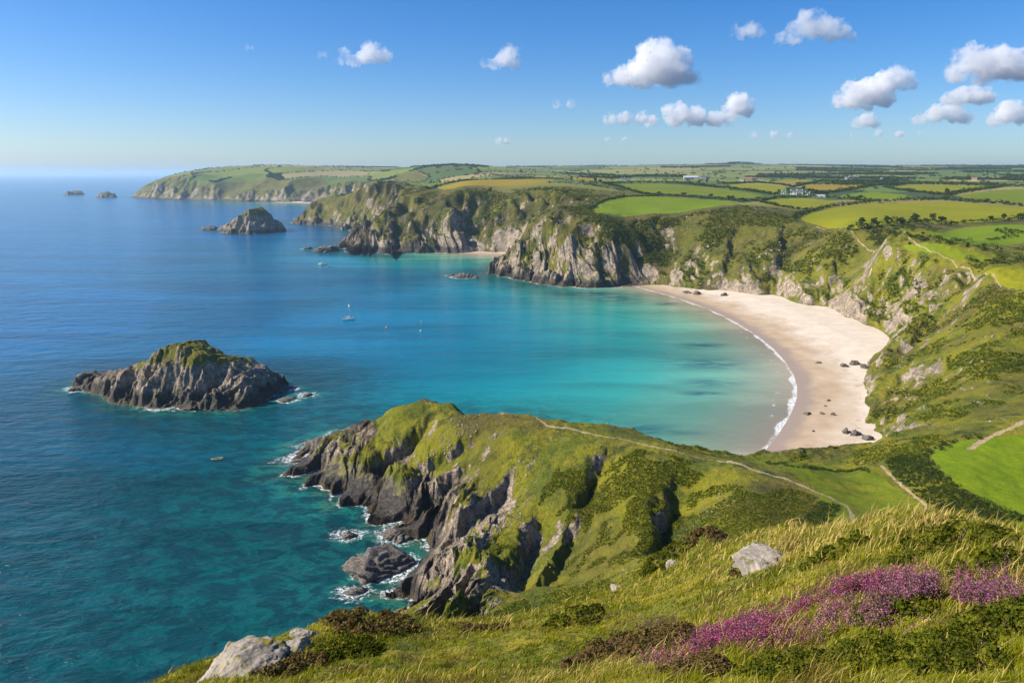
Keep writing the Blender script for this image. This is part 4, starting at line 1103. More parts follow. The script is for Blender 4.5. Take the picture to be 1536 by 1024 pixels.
# ------------------------------------------------------------------ houses and barns among the fields
M_WASH = plain('white_render', (.80, .78, .74), .9, .1, .08, .6)
M_STONE = plain('buff_stone', (.50, .42, .32), .9, .1, .2, .9)
M_SLATE = plain('slate', (.13, .135, .15), .6, .3, .25, .8)
M_TILE = plain('brown_tile', (.26, .15, .10), .8, .2, .25, .8)
M_SHEET = plain('grey_sheeting', (.45, .47, .48), .5, .3, .15, .5)
M_DOOR = plain('dark_door', (.06, .08, .07), .5, .3)
def house(px, py, wpx, label, kind='house', wall=None, roof=None, rz=0.0, hk=1.0):
    x, y, z = hit(px, py); t = math.hypot(math.hypot(x, y), HC - z)
    w = wpx * t / FPX; d = min(w * .62, 9.0) if kind == 'house' else w * .45; h = (min(w * .42, 5.4) if kind == 'house' else min(w * .2, 5)) * hk
    nm = {'house': 'farmhouse', 'barn': 'barn', 'glasshouse': 'greenhouse'}[kind]
    o = tag(empty(nm, (x, y, z - .4), math.atan2(-x, y) + rz), label, 'house' if kind == 'house' else kind, 'buildings among the fields')
    wl = MB(); rh = d * (.42 if kind == 'house' else .22)
    wl.loft([[(sx * w / 2, -d / 2, 0), (sx * w / 2, -d / 2, h), (sx * w / 2, 0, h + rh), (sx * w / 2, d / 2, h), (sx * w / 2, d / 2, 0)] for sx in (-1, 1)])
    wl.build('wall', wall or M_WASH, o)
    e = .35
    rf = MB().loft([[(sx * (w / 2 + e), -d / 2 - e, h - e * rh / d * 2 + .06), (sx * (w / 2 + e), 0, h + rh + .06), (sx * (w / 2 + e), d / 2 + e, h - e * rh / d * 2 + .06), (sx * (w / 2 + e), d / 2 + e, h - e * rh / d * 2 + .22), (sx * (w / 2 + e), 0, h + rh + .24), (sx * (w / 2 + e), -d / 2 - e, h - e * rh / d * 2 + .22), (sx * (w / 2 + e), -d / 2 - e, h - e * rh / d * 2 + .06)] for sx in (-1, 1)]).build('roof', roof or M_SLATE, o)
    if kind == 'house':
        for sx in (-.42, .42): MB().box((sx * w, 0, h + rh + .5), (.9, .8, 1.6)).box((sx * w, 0, h + rh + 1.5), (.4, .4, .4)).build('chimney', wall or M_WASH, rf)
        nw = max(2, int(w / 3.2))
        for k in range(nw):
            for fl in (.26, .70):
                if fl == .26 and k == nw // 2: continue
                MB().box((-w / 2 + (k + .5) * w / nw, -d / 2 - .02, h * fl + .2), (1.0, .1, 1.25)).build('window', M_GLASS, o)
        MB().box((-w / 2 + (nw // 2 + .5) * w / nw, -d / 2 - .02, 1.1), (1.0, .1, 2.1)).build('door', M_DOOR, o)
    else:
        MB().box((w * .12, -d / 2 - .03, h * .4), (min(4, w * .2), .12, h * .8)).build('door', M_DOOR, o)
for a in [(1190,292,9,'white farmhouse in the middle of the tree-ringed farm'),(1199,291,8,'white cottage close against the middle farmhouse'),(1175,291,6,'small white cottage at the seaward end of the farm'),
 (1211,293,6,'white cottage half hidden by trees at the inland end of the farm'),(1277,268,6,'white house, brightest of the distant group above the golden oval field'),(1270,269,5,'white house left of the brightest in the distant group'),(1285,268,5,'white house right of the brightest in the distant group'),
 (1322,269,3,'lone white house beside the dark woods'),(1141,271,4,'lone white house at the end of the straw strip field'),(934,271,6,'white house beyond the long green field'),(944,271,5,'second white house beside the one beyond the long green field'),
 (899,272,5,'pale house near the small stubble field'),(864,277,3,'tiny white house by the hedge near the golden headland field'),(1475,268,5,'white bungalow high up at the edge of the dark woods')]:
    house(*a)
house(1231, 296, 12, 'grey barn below the trees right of the white farm', 'barn', M_SHEET, M_SHEET); house(1222, 297, 7, 'small grey shed beside the grey barn', 'barn', M_SHEET, M_SLATE)
house(1036, 269, 20, 'long pale glasshouse beyond the long green field', 'glasshouse', M_SHEET, M_SHEET, .1); house(1058, 268, 14, 'shorter grey shed next to the long glasshouse', 'barn', M_SHEET, M_SLATE, .1)
house(1122, 272, 10, 'buff stone house in the sunlit hamlet', 'house', M_STONE, M_TILE); house(1130, 271, 7, 'smaller buff stone house in the middle of the hamlet', 'house', M_STONE, M_TILE, .5); house(1113, 272, 6, 'buff stone cottage at the end of the hamlet', 'house', M_STONE, M_SLATE, -.4)
house(1461, 271, 6, 'brown roofed stone house in the trees far off', 'house', M_STONE, M_TILE)
# ------------------------------------------------------------------ fair weather clouds
def m_cloud(dens):
    n = N('cloud_vapour')
    tc = n.node('ShaderNodeTexCoord').outputs['Object']
    a = n.noise(.0066, 8, .70, tc); b = n.noise(.0022, 3, .5, tc)
    g = n.node('ShaderNodeTexCoord').outputs['Generated']
    q = n.node('ShaderNodeVectorMath', {0: g, 1: (.5, .5, .36)}, operation='SUBTRACT').outputs[0]
    q = n.node('ShaderNodeVectorMath', {0: q, 1: (1.9, 1.9, 1.45)}, operation='MULTIPLY').outputs[0]
    rad = n.node('ShaderNodeVectorMath', {0: q}, operation='LENGTH').outputs['Value']
    f = n.math('ADD', n.math('ADD', n.math('MULTIPLY', a, 1.55), n.math('MULTIPLY', b, .4)), n.math('MULTIPLY', rad, -.36))
    f = n.ramp(f, .54, .88)
    v = n.node('ShaderNodeVolumePrincipled', {'Color': (.98, .985, 1.0), 'Density': n.math('MULTIPLY', f, dens), 'Anisotropy': .1})
    n.t.links.new(v.outputs[0], n.out.inputs['Volume']); return n.m
CM = [m_cloud(.0105), m_cloud(.007)]
CLOUDS = [  # centre px, base py, top py, width px, vapour, label, puffs (across -1..1, height 0..1, size 0..1)
 (978,128,68,172,0,'largest white cloud, piled up in one dome above the middle of the headlands',[(-.8,.05,.22),(-.55,.12,.3),(-.25,.15,.4),(.1,.35,.62),(.3,.2,.55),(.05,.6,.42),(.55,.05,.36),(.8,.05,.2),(.3,-.05,.3)]),
 (1222,67,20,140,0,'ragged white cloud near the top edge right of its small companion',[(-.75,.08,.28),(-.45,.2,.4),(-.1,.45,.5),(.25,.3,.42),(.55,.3,.34),(.85,.1,.22)]),
 (1117,59,34,64,0,'small torn cloud just left of the ragged one near the top edge',[(-.6,.4,.4),(-.2,.2,.4),(.3,.35,.55),(.7,.25,.4)]),
 (1476,125,72,130,0,'big round-topped cloud at the picture edge',[(-.7,.2,.4),(-.45,.45,.5),(0,.25,.5),(.35,.4,.5),(.8,.3,.5),(1.1,.2,.4)]),
 (1452,158,126,96,0,'flat-bottomed cloud hanging right below the big round-topped one',[(-.7,.15,.4),(-.3,.25,.5),(.2,.3,.55),(.6,.25,.45)]),
 (1308,162,107,128,0,'slanting white cloud stepped up in two lobes',[(-.75,.1,.34),(-.45,.22,.42),(-.1,.25,.42),(.25,.5,.36),(.5,.62,.38),(.75,.55,.3),(.2,.1,.3)]),
 (541,99,66,92,0,'bright two-humped cloud standing over the open sea',[(-.75,.08,.25),(-.5,.4,.32),(-.3,.1,.32),(.1,.2,.4),(.4,.42,.55),(.7,.35,.48)]),
 (752,104,72,66,0,'lone small cloud with a rounded head right of the two-humped one',[(-.85,.2,.25),(-.4,.15,.32),(.1,.25,.42),(.45,.48,.55),(.6,.2,.4)]),
 (1105,175,143,48,0,'small compact cloud above the end of the low cloud row',[(-.6,.12,.35),(0,.4,.6),(.4,.3,.55),(.7,.05,.3)]),
 (1035,190,165,105,1,'longer thin piece of the low cloud row',[(-.8,.1,.35),(-.3,.35,.6),(.1,.25,.5),(.5,.15,.45),(.85,.2,.4)]),
 (945,187,170,64,1,'shorter thin piece at the left of the low cloud row',[(-.7,.2,.5),(-.2,.25,.5),(.4,.3,.5),(.8,.1,.3)]),
 (1298,192,176,34,1,'tiny pale cloud below the slanting two-lobed one',[(-.5,.2,.5),(.1,.35,.6),(.6,.15,.4)]),
 (1412,187,164,72,1,'dim flat cloud near the horizon left of the last one',[(-.7,.1,.4),(-.2,.35,.5),(.3,.4,.55),(.7,.15,.4)]),
 (1512,188,163,52,1,'dim little cloud at the picture edge near the horizon',[(-.6,.1,.4),(0,.4,.6),(.5,.3,.5)]),
 (1160,207,197,60,1,'faint wisp low above the far hills',[(-.7,.2,.5),(0,.3,.5),(.6,.2,.4)]),
 (1330,206,196,90,1,'faint long wisp low above the fields',[(-.8,.2,.4),(-.2,.3,.5),(.3,.2,.5),(.8,.2,.4)]),
 (925,212,205,40,1,'faintest wisp low over the third headland',[(-.5,.2,.5),(.4,.2,.5)]),
 (755,217,208,26,1,'tiny pale puff low over the golden field',[(-.4,.3,.5),(.3,.3,.5)]),
 (848,164,152,40,1,'ghostly thin shred between the lone cloud and the low row',[(-.5,.3,.5),(.3,.3,.5)]),
 (484,88,79,20,1,'small shred trailing left of the two-humped cloud',[(-.4,.3,.5),(.4,.3,.5)]),
 (375,76,68,18,1,'solitary tiny shred high over the open sea',[(-.4,.3,.5),(.4,.2,.4)]),
]
_sv, _sf = ico(3)
for k, (cx, pb, pt, wp, mi, lb, puffs) in enumerate(CLOUDS):
    dx, dy, dz = ray(cx, pb)
    t = (1150 - HC) / dz                                  # cumulus share one base height
    px = t / FPX; W2 = wp * px / 2 * 1.12; Hh = (pb - pt) * px * 1.12
    if mi: W2 *= 1.45; Hh *= 1.35
    c = np.array([dx * t, dy * t, HC + dz * t])
    Vs, Fs, o0 = [], [], 0
    rg = np.random.default_rng(900 + k)
    for (u, v, s) in puffs:
        for j in range(5):
            if j == 0: cu, cv, cr, cd = u * W2 * .86, v * Hh, s * Hh * .86, 0
            else:
                a = rg.uniform(0, 6.28); e = rg.uniform(-.2, 1.0); R0 = s * Hh * .5
                cu = u * W2 * .86 + R0 * math.cos(a) * 1.05; cv = v * Hh + R0 * e * .75; cd = R0 * math.sin(a) * 1.2; cr = s * Hh * rg.uniform(.36, .56)
            p = _sv.copy() * cr
            p = p + np.array([cu, cd, max(cv, 0) + cr * .25])
            p[:, 2] = np.where(p[:, 2] < 0, p[:, 2] * .25, p[:, 2])
            Vs.append(p); Fs.append(_sf + o0); o0 += len(p)
    o = mesh_obj('cloud', np.concatenate(Vs), np.concatenate(Fs), CM[mi], True, None, 3)
    o.location = c
    m = o.modifiers.new('join', 'REMESH'); m.mode = 'VOXEL'; m.voxel_size = max(Hh / 40, W2 / 80)
    tx = bpy.data.textures.new('cloud_billow', 'CLOUDS'); tx.noise_scale = Hh * .30; tx.noise_depth = 4
    dm = o.modifiers.new('billow', 'DISPLACE'); dm.texture = tx; dm.strength = Hh * .34; dm.mid_level = .55; dm.texture_coords = 'LOCAL'
    tx = bpy.data.textures.new('cloud_wisp', 'CLOUDS'); tx.noise_scale = Hh * .10; tx.noise_depth = 3
    dm = o.modifiers.new('wisp', 'DISPLACE'); dm.texture = tx; dm.strength = Hh * .17; dm.mid_level = .55; dm.texture_coords = 'LOCAL'
    tag(o, lb, 'cloud', 'fair weather clouds')
# ------------------------------------------------------------------ leaves, hedges, trees
def leaf_quads(C, Rd, per, size, rg, up=.35, flat=.8):
    """clumps of leafy faces: centres C, radii Rd"""
    n = len(C); m = n * per
    c = np.repeat(C, per, 0); r = np.repeat(Rd, per)[:, None]
    d = rg.normal(size=(m, 3)); d /= np.linalg.norm(d, axis=1)[:, None]
    d[:, 2] = np.abs(d[:, 2]) * 1.0 - .25
    p = c + d * r * rg.uniform(.55, 1.05, (m, 1)) * np.array([1, 1, flat])
    nrm = d + rg.normal(size=(m, 3)) * .6 + np.array([0, 0, up])
    nrm /= np.linalg.norm(nrm, axis=1)[:, None]
    a = np.cross(nrm, rg.normal(size=(m, 3))); a /= np.linalg.norm(a, axis=1)[:, None] + 1e-9
    b = np.cross(nrm, a)
    s = (np.repeat(size, per) if np.ndim(size) else size) * rg.uniform(.6, 1.35, m); s = s[:, None]
    V = np.stack([p - a * s * .5, p - b * s * .36 + nrm * s * .08, p + a * s * .5, p + b * s * .36 + nrm * s * .1], 1).reshape(-1, 3)
    F = np.arange(m * 4).reshape(m, 4)
    tint = np.repeat(np.clip(np.repeat(rg.uniform(0, 1, n), per) * .6 + rg.uniform(0, .4, m), 0, 1), 4)
    return V, F, tint
M_HEDGE = m_leaf('hedge_leaves', ((.020,.036,.008), (.042,.066,.012), (.080,.100,.018)), .22, .05)
M_THICK = m_leaf('thicket_leaves', ((.020,.036,.010), (.040,.064,.014), (.075,.095,.020)), .22, .12)
M_SCRUB = m_leaf('scrub_leaves', ((.036,.056,.006), (.080,.104,.008), (.17,.165,.012)), .25, .03)
M_TREE = m_leaf('tree_leaves', ((.018,.034,.009), (.036,.060,.012), (.070,.095,.018)), .25, .08)
M_BARK = plain('bark', (.10, .08, .06), .95, .1, .3, 2)

def path_pts(pp, step):
    P = np.array([hit(*q)[:2] for q in pp]); out = []
    for a, b in zip(P[:-1], P[1:]):
        n = max(1, int(np.hypot(*(b - a)) / step))
        out += [a + (b - a) * k / n for k in range(n)]
    return np.array(out + [P[-1]])
HEDGES = [ # outline px, height m, width m, label
 ([(884,314),(897,306),(911,300),(937,295),(985,294)],3.2,3,'dark hedge curving round the seaward corner of the bright cliff-top field'),
 ([(985,294),(1009,294),(1078,298),(1123,302),(1142,302)],4,4,'bushy hedge with small trees between the bright field and the long green field'),
 ([(905,276),(930,281),(948,287),(966,291),(985,294)],4,5,'ragged hedge along the seaward end of the long green field'),
 ([(905,275),(950,274),(1000,274),(1044,277),(1070,281)],4.5,4,'dark hedge along the far side of the long green field'),
 ([(1070,281),(1101,284),(1130,288),(1155,292),(1168,292)],5,5,'dotted row of bushes along the lower side of the yellowish wedge field'),
 ([(1089,276),(1135,274),(1170,277),(1190,281)],4,4,'thin hedge along the upper side of the yellowish wedge field'),
 ([(1142,301),(1165,297),(1195,296),(1225,296)],3.5,4,'low dark hedge in front of the white farm'),
 ([(1193,280),(1232,272),(1277,273),(1302,277)],4,4,'hedge along the far edge of the golden oval field'),
 ([(1222,292),(1250,289),(1277,285),(1305,280),(1330,276),(1345,276)],6,7,'broad bushy hedge climbing from the farm trees past the golden oval field'),
 ([(1240,297),(1275,299),(1300,303),(1320,302)],5,6,'clumpy hedge below the small fresh green field'),
 ([(1327,281),(1350,286),(1380,289),(1405,292),(1420,293)],5,5,'hedge along the lower side of the field below the woods'),
 ([(1420,294),(1448,288),(1480,284),(1505,280),(1540,279)],6,6,'hedge climbing to the picture edge below the dark woods'),
 ([(1345,275),(1391,274),(1459,275),(1510,278)],5,5,'long straight hedge on the far side of the field below the woods'),
 ([(1190,328),(1205,321),(1222,316),(1250,310),(1277,307),(1310,304),(1346,302)],4.5,5,'hedge curving round the blunt end of the largest field'),
 ([(1346,302),(1403,300),(1459,302),(1500,306),(1540,310)],4.5,5,'long hedge along the far side of the largest field'),
 ([(1142,304),(1165,309),(1190,313),(1215,315)],3,4,'low hedge below the small olive field'),
 ([(1278,345),(1300,342),(1330,338),(1360,335),(1390,333),(1418,334)],6,8,'thick belt of dark trees and bushes along the near side of the largest field'),
 ([(1420,337),(1445,335),(1482,333),(1510,332),(1545,330)],4.5,5,'dark hedge with round bushes between the largest and the vivid green field'),
 ([(1310,346),(1340,351),(1370,357),(1400,362),(1440,368),(1475,373),(1500,378)],5,8,'broad scrubby hedge running down past the narrow strip of pasture'),
 ([(1455,391),(1480,394),(1510,394),(1550,391)],3,6,'wide low hedge above the mown field at the picture edge'),
 ([(1500,345),(1520,350),(1545,353)],3.2,8,'dark clump of bushes out in the vivid green field'),
 ([(1485,361),(1505,358),(1525,356)],3,6,'low dark bush patch at the lower edge of the vivid green field'),
 ([(640,283),(655,279),(693,272),(767,267),(845,269)],3,3,'thin dark hedge along the far side of the golden headland field'),
 ([(1360,420),(1372,430),(1380,440)],2,6,'gorse thicket in the gully below the cliff rim'),
 ([(1150,695),(1180,699),(1215,703),(1260,706),(1302,709)],1.0,1.2,'low clipped-looking hedge along the edge of the rough meadow above the beach'),
 ([(1393,683),(1420,666),(1448,660),(1470,657)],1.7,2.5,'dark hedge bank curving round the far corner of the smooth meadow'),
]
for k, (pp, h, wd, lb) in enumerate(HEDGES):
    rg = np.random.default_rng(1000 + k)
    P = path_pts(pp, h * .42); r = np.hypot(P[:, 0], P[:, 1]).mean()
    P = P + rg.normal(size=P.shape) * wd * .28
    z = np.maximum(ground(P[:, 0], P[:, 1], True), 0)
    hh = h * np.clip(.72 + .45 * pn(P[:, 0] / (h * 4), P[:, 1] / (h * 4), 210 + k) + .3 * rg.normal(size=len(P)), .35, 1.6)
    C = np.stack([P[:, 0], P[:, 1], z + hh * .42], 1)
    qs = np.clip(.0016 * r, .22, 2.2)
    per = int(np.clip(3.2 * (h / qs) ** 2 * .55, 14, 60))
    v, f, t = leaf_quads(C, hh * .62, per, qs, rg, .4, .85)
    c0 = C.mean(0) * np.array([1, 1, 0])
    o = mesh_obj('hedge', v - c0, f, M_HEDGE, False, {'tint': t}); o.location = c0
    tag(o, lb, 'hedge', 'hedges between the fields')
def fill_poly(pp, n, rg):
    P = np.array([q for q in (hit(*q)[:2] for q in pp) if math.hypot(*q) > 100]); lo, hi = P.min(0), P.max(0); out = np.zeros((0, 2))
    while len(out) < n:
        q = rg.uniform(lo, hi, (n * 3, 2)); out = np.concatenate([out, q[seg_dist(q[:, 0], q[:, 1], P) > 0]])
    return out[:n]
def thicket(pp, n, h, qs, per, lb, mat, seed, cat='thicket'):
    rg = np.random.default_rng(seed); P = fill_poly(pp, n, rg)
    z = ground(P[:, 0], P[:, 1], True); hh = h * np.clip(.7 + .5 * pn(P[:, 0] / 5, P[:, 1] / 5, seed) + .25 * rg.normal(size=n), .3, 1.5)
    C = np.stack([P[:, 0], P[:, 1], z + hh * .35], 1); v, f, t = leaf_quads(C, hh * .75, per, qs, rg, .5, .8)
    c0 = C.mean(0) * np.array([1, 1, 0]); o = mesh_obj(cat, v - c0, f, mat, False, {'tint': t}); o.location = c0
    tag(o, lb, cat, kind='stuff' if cat == 'scrub' else None)
thicket([(1326,694),(1345,684),(1393,684),(1410,708),(1450,739),(1500,760),(1560,782),(1500,780),(1440,776),(1405,762),(1372,742),(1345,722)], 1000, 1.1, .24, 30, 'broad dark band of bramble and gorse between the two near meadows', M_THICK, 1100)
thicket([(1230,752),(1262,760),(1300,786),(1240,790),(1200,785)], 170, 1.1, .24, 30, 'dark bracken patch in the shade below the end of the headland path', M_THICK, 1101)
# --- trees: three kinds built once, then copied
def tree_proto(seed, H, spread, kind):
    rg = np.random.default_rng(seed)
    o = empty('tree', (0, 0, 0))
    tr = MB().tube((0, 0, -.4), (.1, .05, H * .42), H * .035, H * .022, 7)
    for k in range(4):
        a = k * 1.6 + .3; tr.tube((.08, .04, H * (.25 + .05 * k)), (math.cos(a) * spread * .5, math.sin(a) * spread * .5, H * (.55 + .06 * k)), H * .016, H * .006, 5)
    tr.build('trunk', M_BARK, o)
    n = 26; d = rg.normal(size=(n, 3)); d /= np.linalg.norm(d, axis=1)[:, None]
    C = d * np.array([spread, spread, H * .30]) * rg.uniform(.3, .85, (n, 1)) + np.array([.1, 0, H * .62])
    if kind: C[:, 0] += (C[:, 2] - H * .5) * .35
    v, f, t = leaf_quads(C, np.full(n, spread * .36), 20, spread * .24, rg, .4)
    c = mesh_obj('crown', v, f, M_TREE, False, {'tint': t}); c.parent = o
    return o
PROTO = [tree_proto(50, 7, 2.6, 0), tree_proto(51, 6, 3.0, 1), tree_proto(52, 9, 3.2, 0)]
TREES = [(988,293,1,'rounded tree in the hedge above the bright field, seaward of the other hedge trees'),(1024,295,0,'low hedge tree above the middle of the bright cliff-top field'),(1027,294,1,'tree leaning beside the low hedge tree above the bright field'),
 (1066,297,1,'wind-bent hedge tree inland of the leaning one above the bright field'),(1092,300,0,'hedge tree near the inland end of the bright cliff-top field'),(1098,300,1,'darkest hedge tree near the inland end of the bright field'),(1113,302,1,'last hedge tree where the bright field ends'),
 (1168,293,2,'tree at the seaward end of the white farm'),(1182,289,2,'tall tree behind the seaward cottage of the farm'),(1205,288,2,'tall dark tree behind the farm cottages'),(1213,290,2,'broad tree right of the farm cottages'),(1219,290,0,'round tree right of the broad one at the farm'),(1224,293,2,'last tall tree at the inland end of the farm'),(1207,294,0,'small tree in front of the farm cottages'),
 (1184,293,0,'small tree between the farmhouse and the seaward cottage'),(1240,297,0,'tree beside the grey barn'),(1290,300,1,'bushy tree below the fresh green field'),(1272,298,0,'round tree at the lower left of the fresh green field'),(1316,276,2,'dark tree clump above the golden oval field'),(1308,279,0,'tree at the end of the golden oval field'),
 (1276,346,0,'small pointed tree by the cliff path at the tip of the tree belt'),(1292,343,2,'round tree at the seaward end of the tree belt'),(1310,341,2,'broad tree in the tree belt second from the seaward end'),(1330,339,2,'dark tree in the middle of the tree belt'),(1350,337,1,'leaning tree in the tree belt inland of the middle'),(1372,336,2,'large tree near the inland end of the tree belt'),(1398,335,2,'big round tree where the tree belt is tallest'),(1412,336,0,'end tree of the tree belt beside the vivid green field'),
 (1485,333,0,'round bush-like tree in the hedge above the vivid green field'),(1505,333,2,'larger round tree in the hedge above the vivid green field'),(1530,331,0,'hedge tree close to the picture edge above the vivid green field'),
 (1480,305,1,'hedge tree at the far side of the largest field'),(1510,308,0,'hedge tree near the picture edge at the far side of the largest field'),(1340,281,2,'tree where hedges meet left of the field below the woods'),(1420,293,2,'tree at the crossing of hedges above the largest field'),(1365,291,1,'tree in the hedge right of the fresh green field'),
 (893,275,2,'dark tree clump at the seaward corner of the long green field'),(900,277,2,'second dark tree at the seaward corner of the long green field'),(915,279,1,'third dark tree at the seaward corner of the long green field'),(857,271,2,'dark conifer-like tree by the pale stubble field'),(866,270,0,'tree beside the conifer-like one by the stubble field'),
 (1060,276,2,'tree standing up behind the long green field'),(1048,276,0,'smaller tree behind the long green field'),(1085,279,2,'tree at the meeting of three hedges by the yellowish wedge field'),(1155,292,0,'bushy tree at the point of the yellowish wedge field'),(1130,288,0,'single bush-like tree on the lower edge of the wedge field'),(1145,290,1,'wind-bent tree on the lower edge of the wedge field')]
for k, (px, py, kd, lb) in enumerate(TREES):
    x, y, z = hit(px, py); o = PROTO[kd] if not PROTO[kd].get('label') else copy_tree(PROTO[kd])
    s = random.uniform(.85, 1.25); o.location = (x, y, z - .1); o.rotation_euler = (0, 0, 0 if kd == 1 else random.uniform(0, 6.28)); o.scale = (s * 1.1, s * 1.1, s)
    tag(o, lb, 'tree', 'trees among the fields')
# --- far hedgerows and woods that read as one mass each
rg = np.random.default_rng(77)
fl = np.nonzero((Rr.ravel() > 1000) & (Rr.ravel() < 6000) & (edge < 7) & (PAST.ravel() > .5) & (np.abs(AZr.ravel()) < .72))[0]
s = rg.choice(fl, min(len(fl), 30000), replace=False); C = V[s].copy(); r = Rr.ravel()[s]
inF = np.zeros(len(C), bool)
for P in POLYS: inF |= seg_dist(C[:, 0], C[:, 1], P) > -6
C = C[~inF]; r = r[~inF]
hh = rg.uniform(1.8, 5.5, len(C)) * (1 + .6 * (rg.uniform(size=len(C)) > .9)); C[:, 2] += hh * .4
v, f, t = leaf_quads(C, hh * .75, 5, np.clip(.0016 * r, 1.6, 5), rg, .4)
tag(mesh_obj('hedgerows', v, f, M_HEDGE, False, {'tint': t}), 'network of dark hedgerows dividing the distant countryside', 'hedgerows', kind='stuff')
wood = ((idx // 7) % len(PALETTE) == 5) | ((idx // 7) % len(PALETTE) == 10)
dark = (AZr.ravel() > .36) & (Rr.ravel() > 1750) & (pn(V[:, 0] / 330, V[:, 1] / 420, 220) > .12)
fl = np.nonzero((Rr.ravel() > 1500) & (Rr.ravel() < 6000) & (wood | dark) & (PAST.ravel() > .5) & (np.abs(AZr.ravel()) < .72))[0]
s = rg.choice(fl, min(len(fl), 26000), replace=False); C = V[s].copy(); r = Rr.ravel()[s]
hh = rg.uniform(3, 7, len(C)); C[:, 2] += hh * .4
v, f, t = leaf_quads(C, hh * .8, 5, np.clip(.002 * r, 2.5, 7), rg, .4)
tag(mesh_obj('woodland', v, f, M_TREE, False, {'tint': t}), 'distant dark woods between the far fields and on the skyline', 'woodland', kind='stuff')
# the clump of trees on the highest far hill
P = path_pts([(1093,246.3),(1110,245.6),(1128,246)], 14); C = np.c_[P, ground(P[:, 0], P[:, 1], True) + 6]
v, f, t = leaf_quads(C, np.full(len(C), 11.), 30, 6.0, rg, .4); c0 = C.mean(0) * np.array([1, 1, 0])
o = mesh_obj('copse', v - c0, f, M_TREE, False, {'tint': t}); o.location = c0; tag(o, 'dark copse of trees crowning the highest far hill on the skyline', 'copse')
# --- low scrub: gorse, bramble and bracken over the slopes
rr = Rr.ravel(); rk = ROCK.ravel(); cand = (rr > 95) & (rr < 1150) & (D_.ravel() > 3) & (Z.ravel() > 3) & (PAST.ravel() < .3) & (np.abs(AZr.ravel()) < .72)
scr = pn(V[:, 0] / 38, V[:, 1] / 38, 230) + .5 * pn(V[:, 0] / 9, V[:, 1] / 9, 231) - 1.1 * rk - .5 * _nh.ravel() * ss(40, 20, D_.ravel())
onF = np.zeros(len(V), bool); ff = FQ[cls != 0]; onF[ff.ravel()] = True
_o = onF.reshape(NCOL, NROW)
for _ in range(5):
    _o[1:-1, 1:-1] |= _o[:-2, 1:-1] | _o[2:, 1:-1] | _o[1:-1, :-2] | _o[1:-1, 2:]
onF = _o.ravel()
fl = np.nonzero(cand & (scr > .10) & ~onF & ~((V[:, 0] < 12) & (V[:, 1] > 205) & (rr < 300)) & ~((rr < 235) & (D_.ravel() < 26) & (W_.ravel() > -60)))[0]
s = rg.choice(fl, min(len(fl), 52000), replace=False); C = V[s].copy(); r = rr[s]
sz = np.clip(.0026 * r, .3, 2.0); hh = sz * rg.uniform(.35, 1.2, len(C)); C[:, 2] += hh * .15
v, f, t = leaf_quads(C, hh, 6, sz * .75, rg, .5, .7)
tag(mesh_obj('scrub', v, f, M_SCRUB, False, {'tint': t}), 'low gorse, bramble and bracken over the cliff slopes', 'scrub', kind='stuff')

# --- pale stones and broken rock showing through the turf of the slopes
cand = (rr > 120) & (rr < 1100) & (D_.ravel() > 2) & (D_.ravel() < 120) & (Z.ravel() > 4) & (_sm.ravel() > .3) & (PAST.ravel() < .3) & ~onF & (np.abs(AZr.ravel()) < .72)
fl = np.nonzero(cand & ((pn(V[:, 0] / 17, V[:, 1] / 17, 240) + .7 * pn(V[:, 0] / 5, V[:, 1] / 5, 241)) > .42))[0]
s = rg.choice(fl, 3000, replace=False); C = V[s]; r = rr[s]
iv, jf = ico(1); n = len(C)
sz = np.clip(.0010 * r, .14, .9) * rg.lognormal(0, .45, n)
vv = iv[None] * rg.uniform(.55, 1.15, (n, len(iv), 1)) * sz[:, None, None] * rg.uniform(.7, 1.3, (n, 1, 3)) * np.array([1.1, 1.1, .8])
vv = (vv + C[:, None]).reshape(-1, 3); ff = (jf[None] + (np.arange(n) * len(iv))[:, None, None]).reshape(-1, 3)
tag(mesh_obj('rubble', vv, ff, m_boulder('broken_stone', True, .85), False, None, 3), 'pale stones and broken rock showing through the turf of the slopes', 'rubble', kind='stuff')
# ------------------------------------------------------------------ the ground at our feet: boulders, grass, shrubs and heather
FRONTROCKS = [(1160,840,46,11,'pale lichen-covered boulder sunk in the grass of the near slope'),(362,1004,62,26,'pale rock outcrop with yellow lichen at the edge of the drop'),(425,975,34,12,'upper slab of the pale outcrop at the edge of the drop'),(455,950,18,8,'small pale rock poking out of the knoll above the outcrop'),(1010,842,12,8,'grey stone showing through the heath on the shoulder'),(925,880,10,7,'little stone low on the heathy shoulder')]
for k, (px, py, hw, hp, lb) in enumerate(FRONTROCKS):
    x, y, z = hit(px, min(py + hp * .25, 1023)); t = math.hypot(math.hypot(x, y), HC - z); w = hw * t / FPX; h = hp * t / FPX
    rock('boulder', lb, 'boulder', (x, y, z - .1 * h), (w, w * .9, h * .8), 800 + k * 3, MBP, 6, rot=.4, group='pale boulders in the near grass', sink=.6, rough=.30, strata=.35)

rg = np.random.default_rng(404)
nz = np.nonzero((Rr.ravel() > 2.2) & (Rr.ravel() < 125) & (AZr.ravel() > -.78) & (AZr.ravel() < .78))[0]
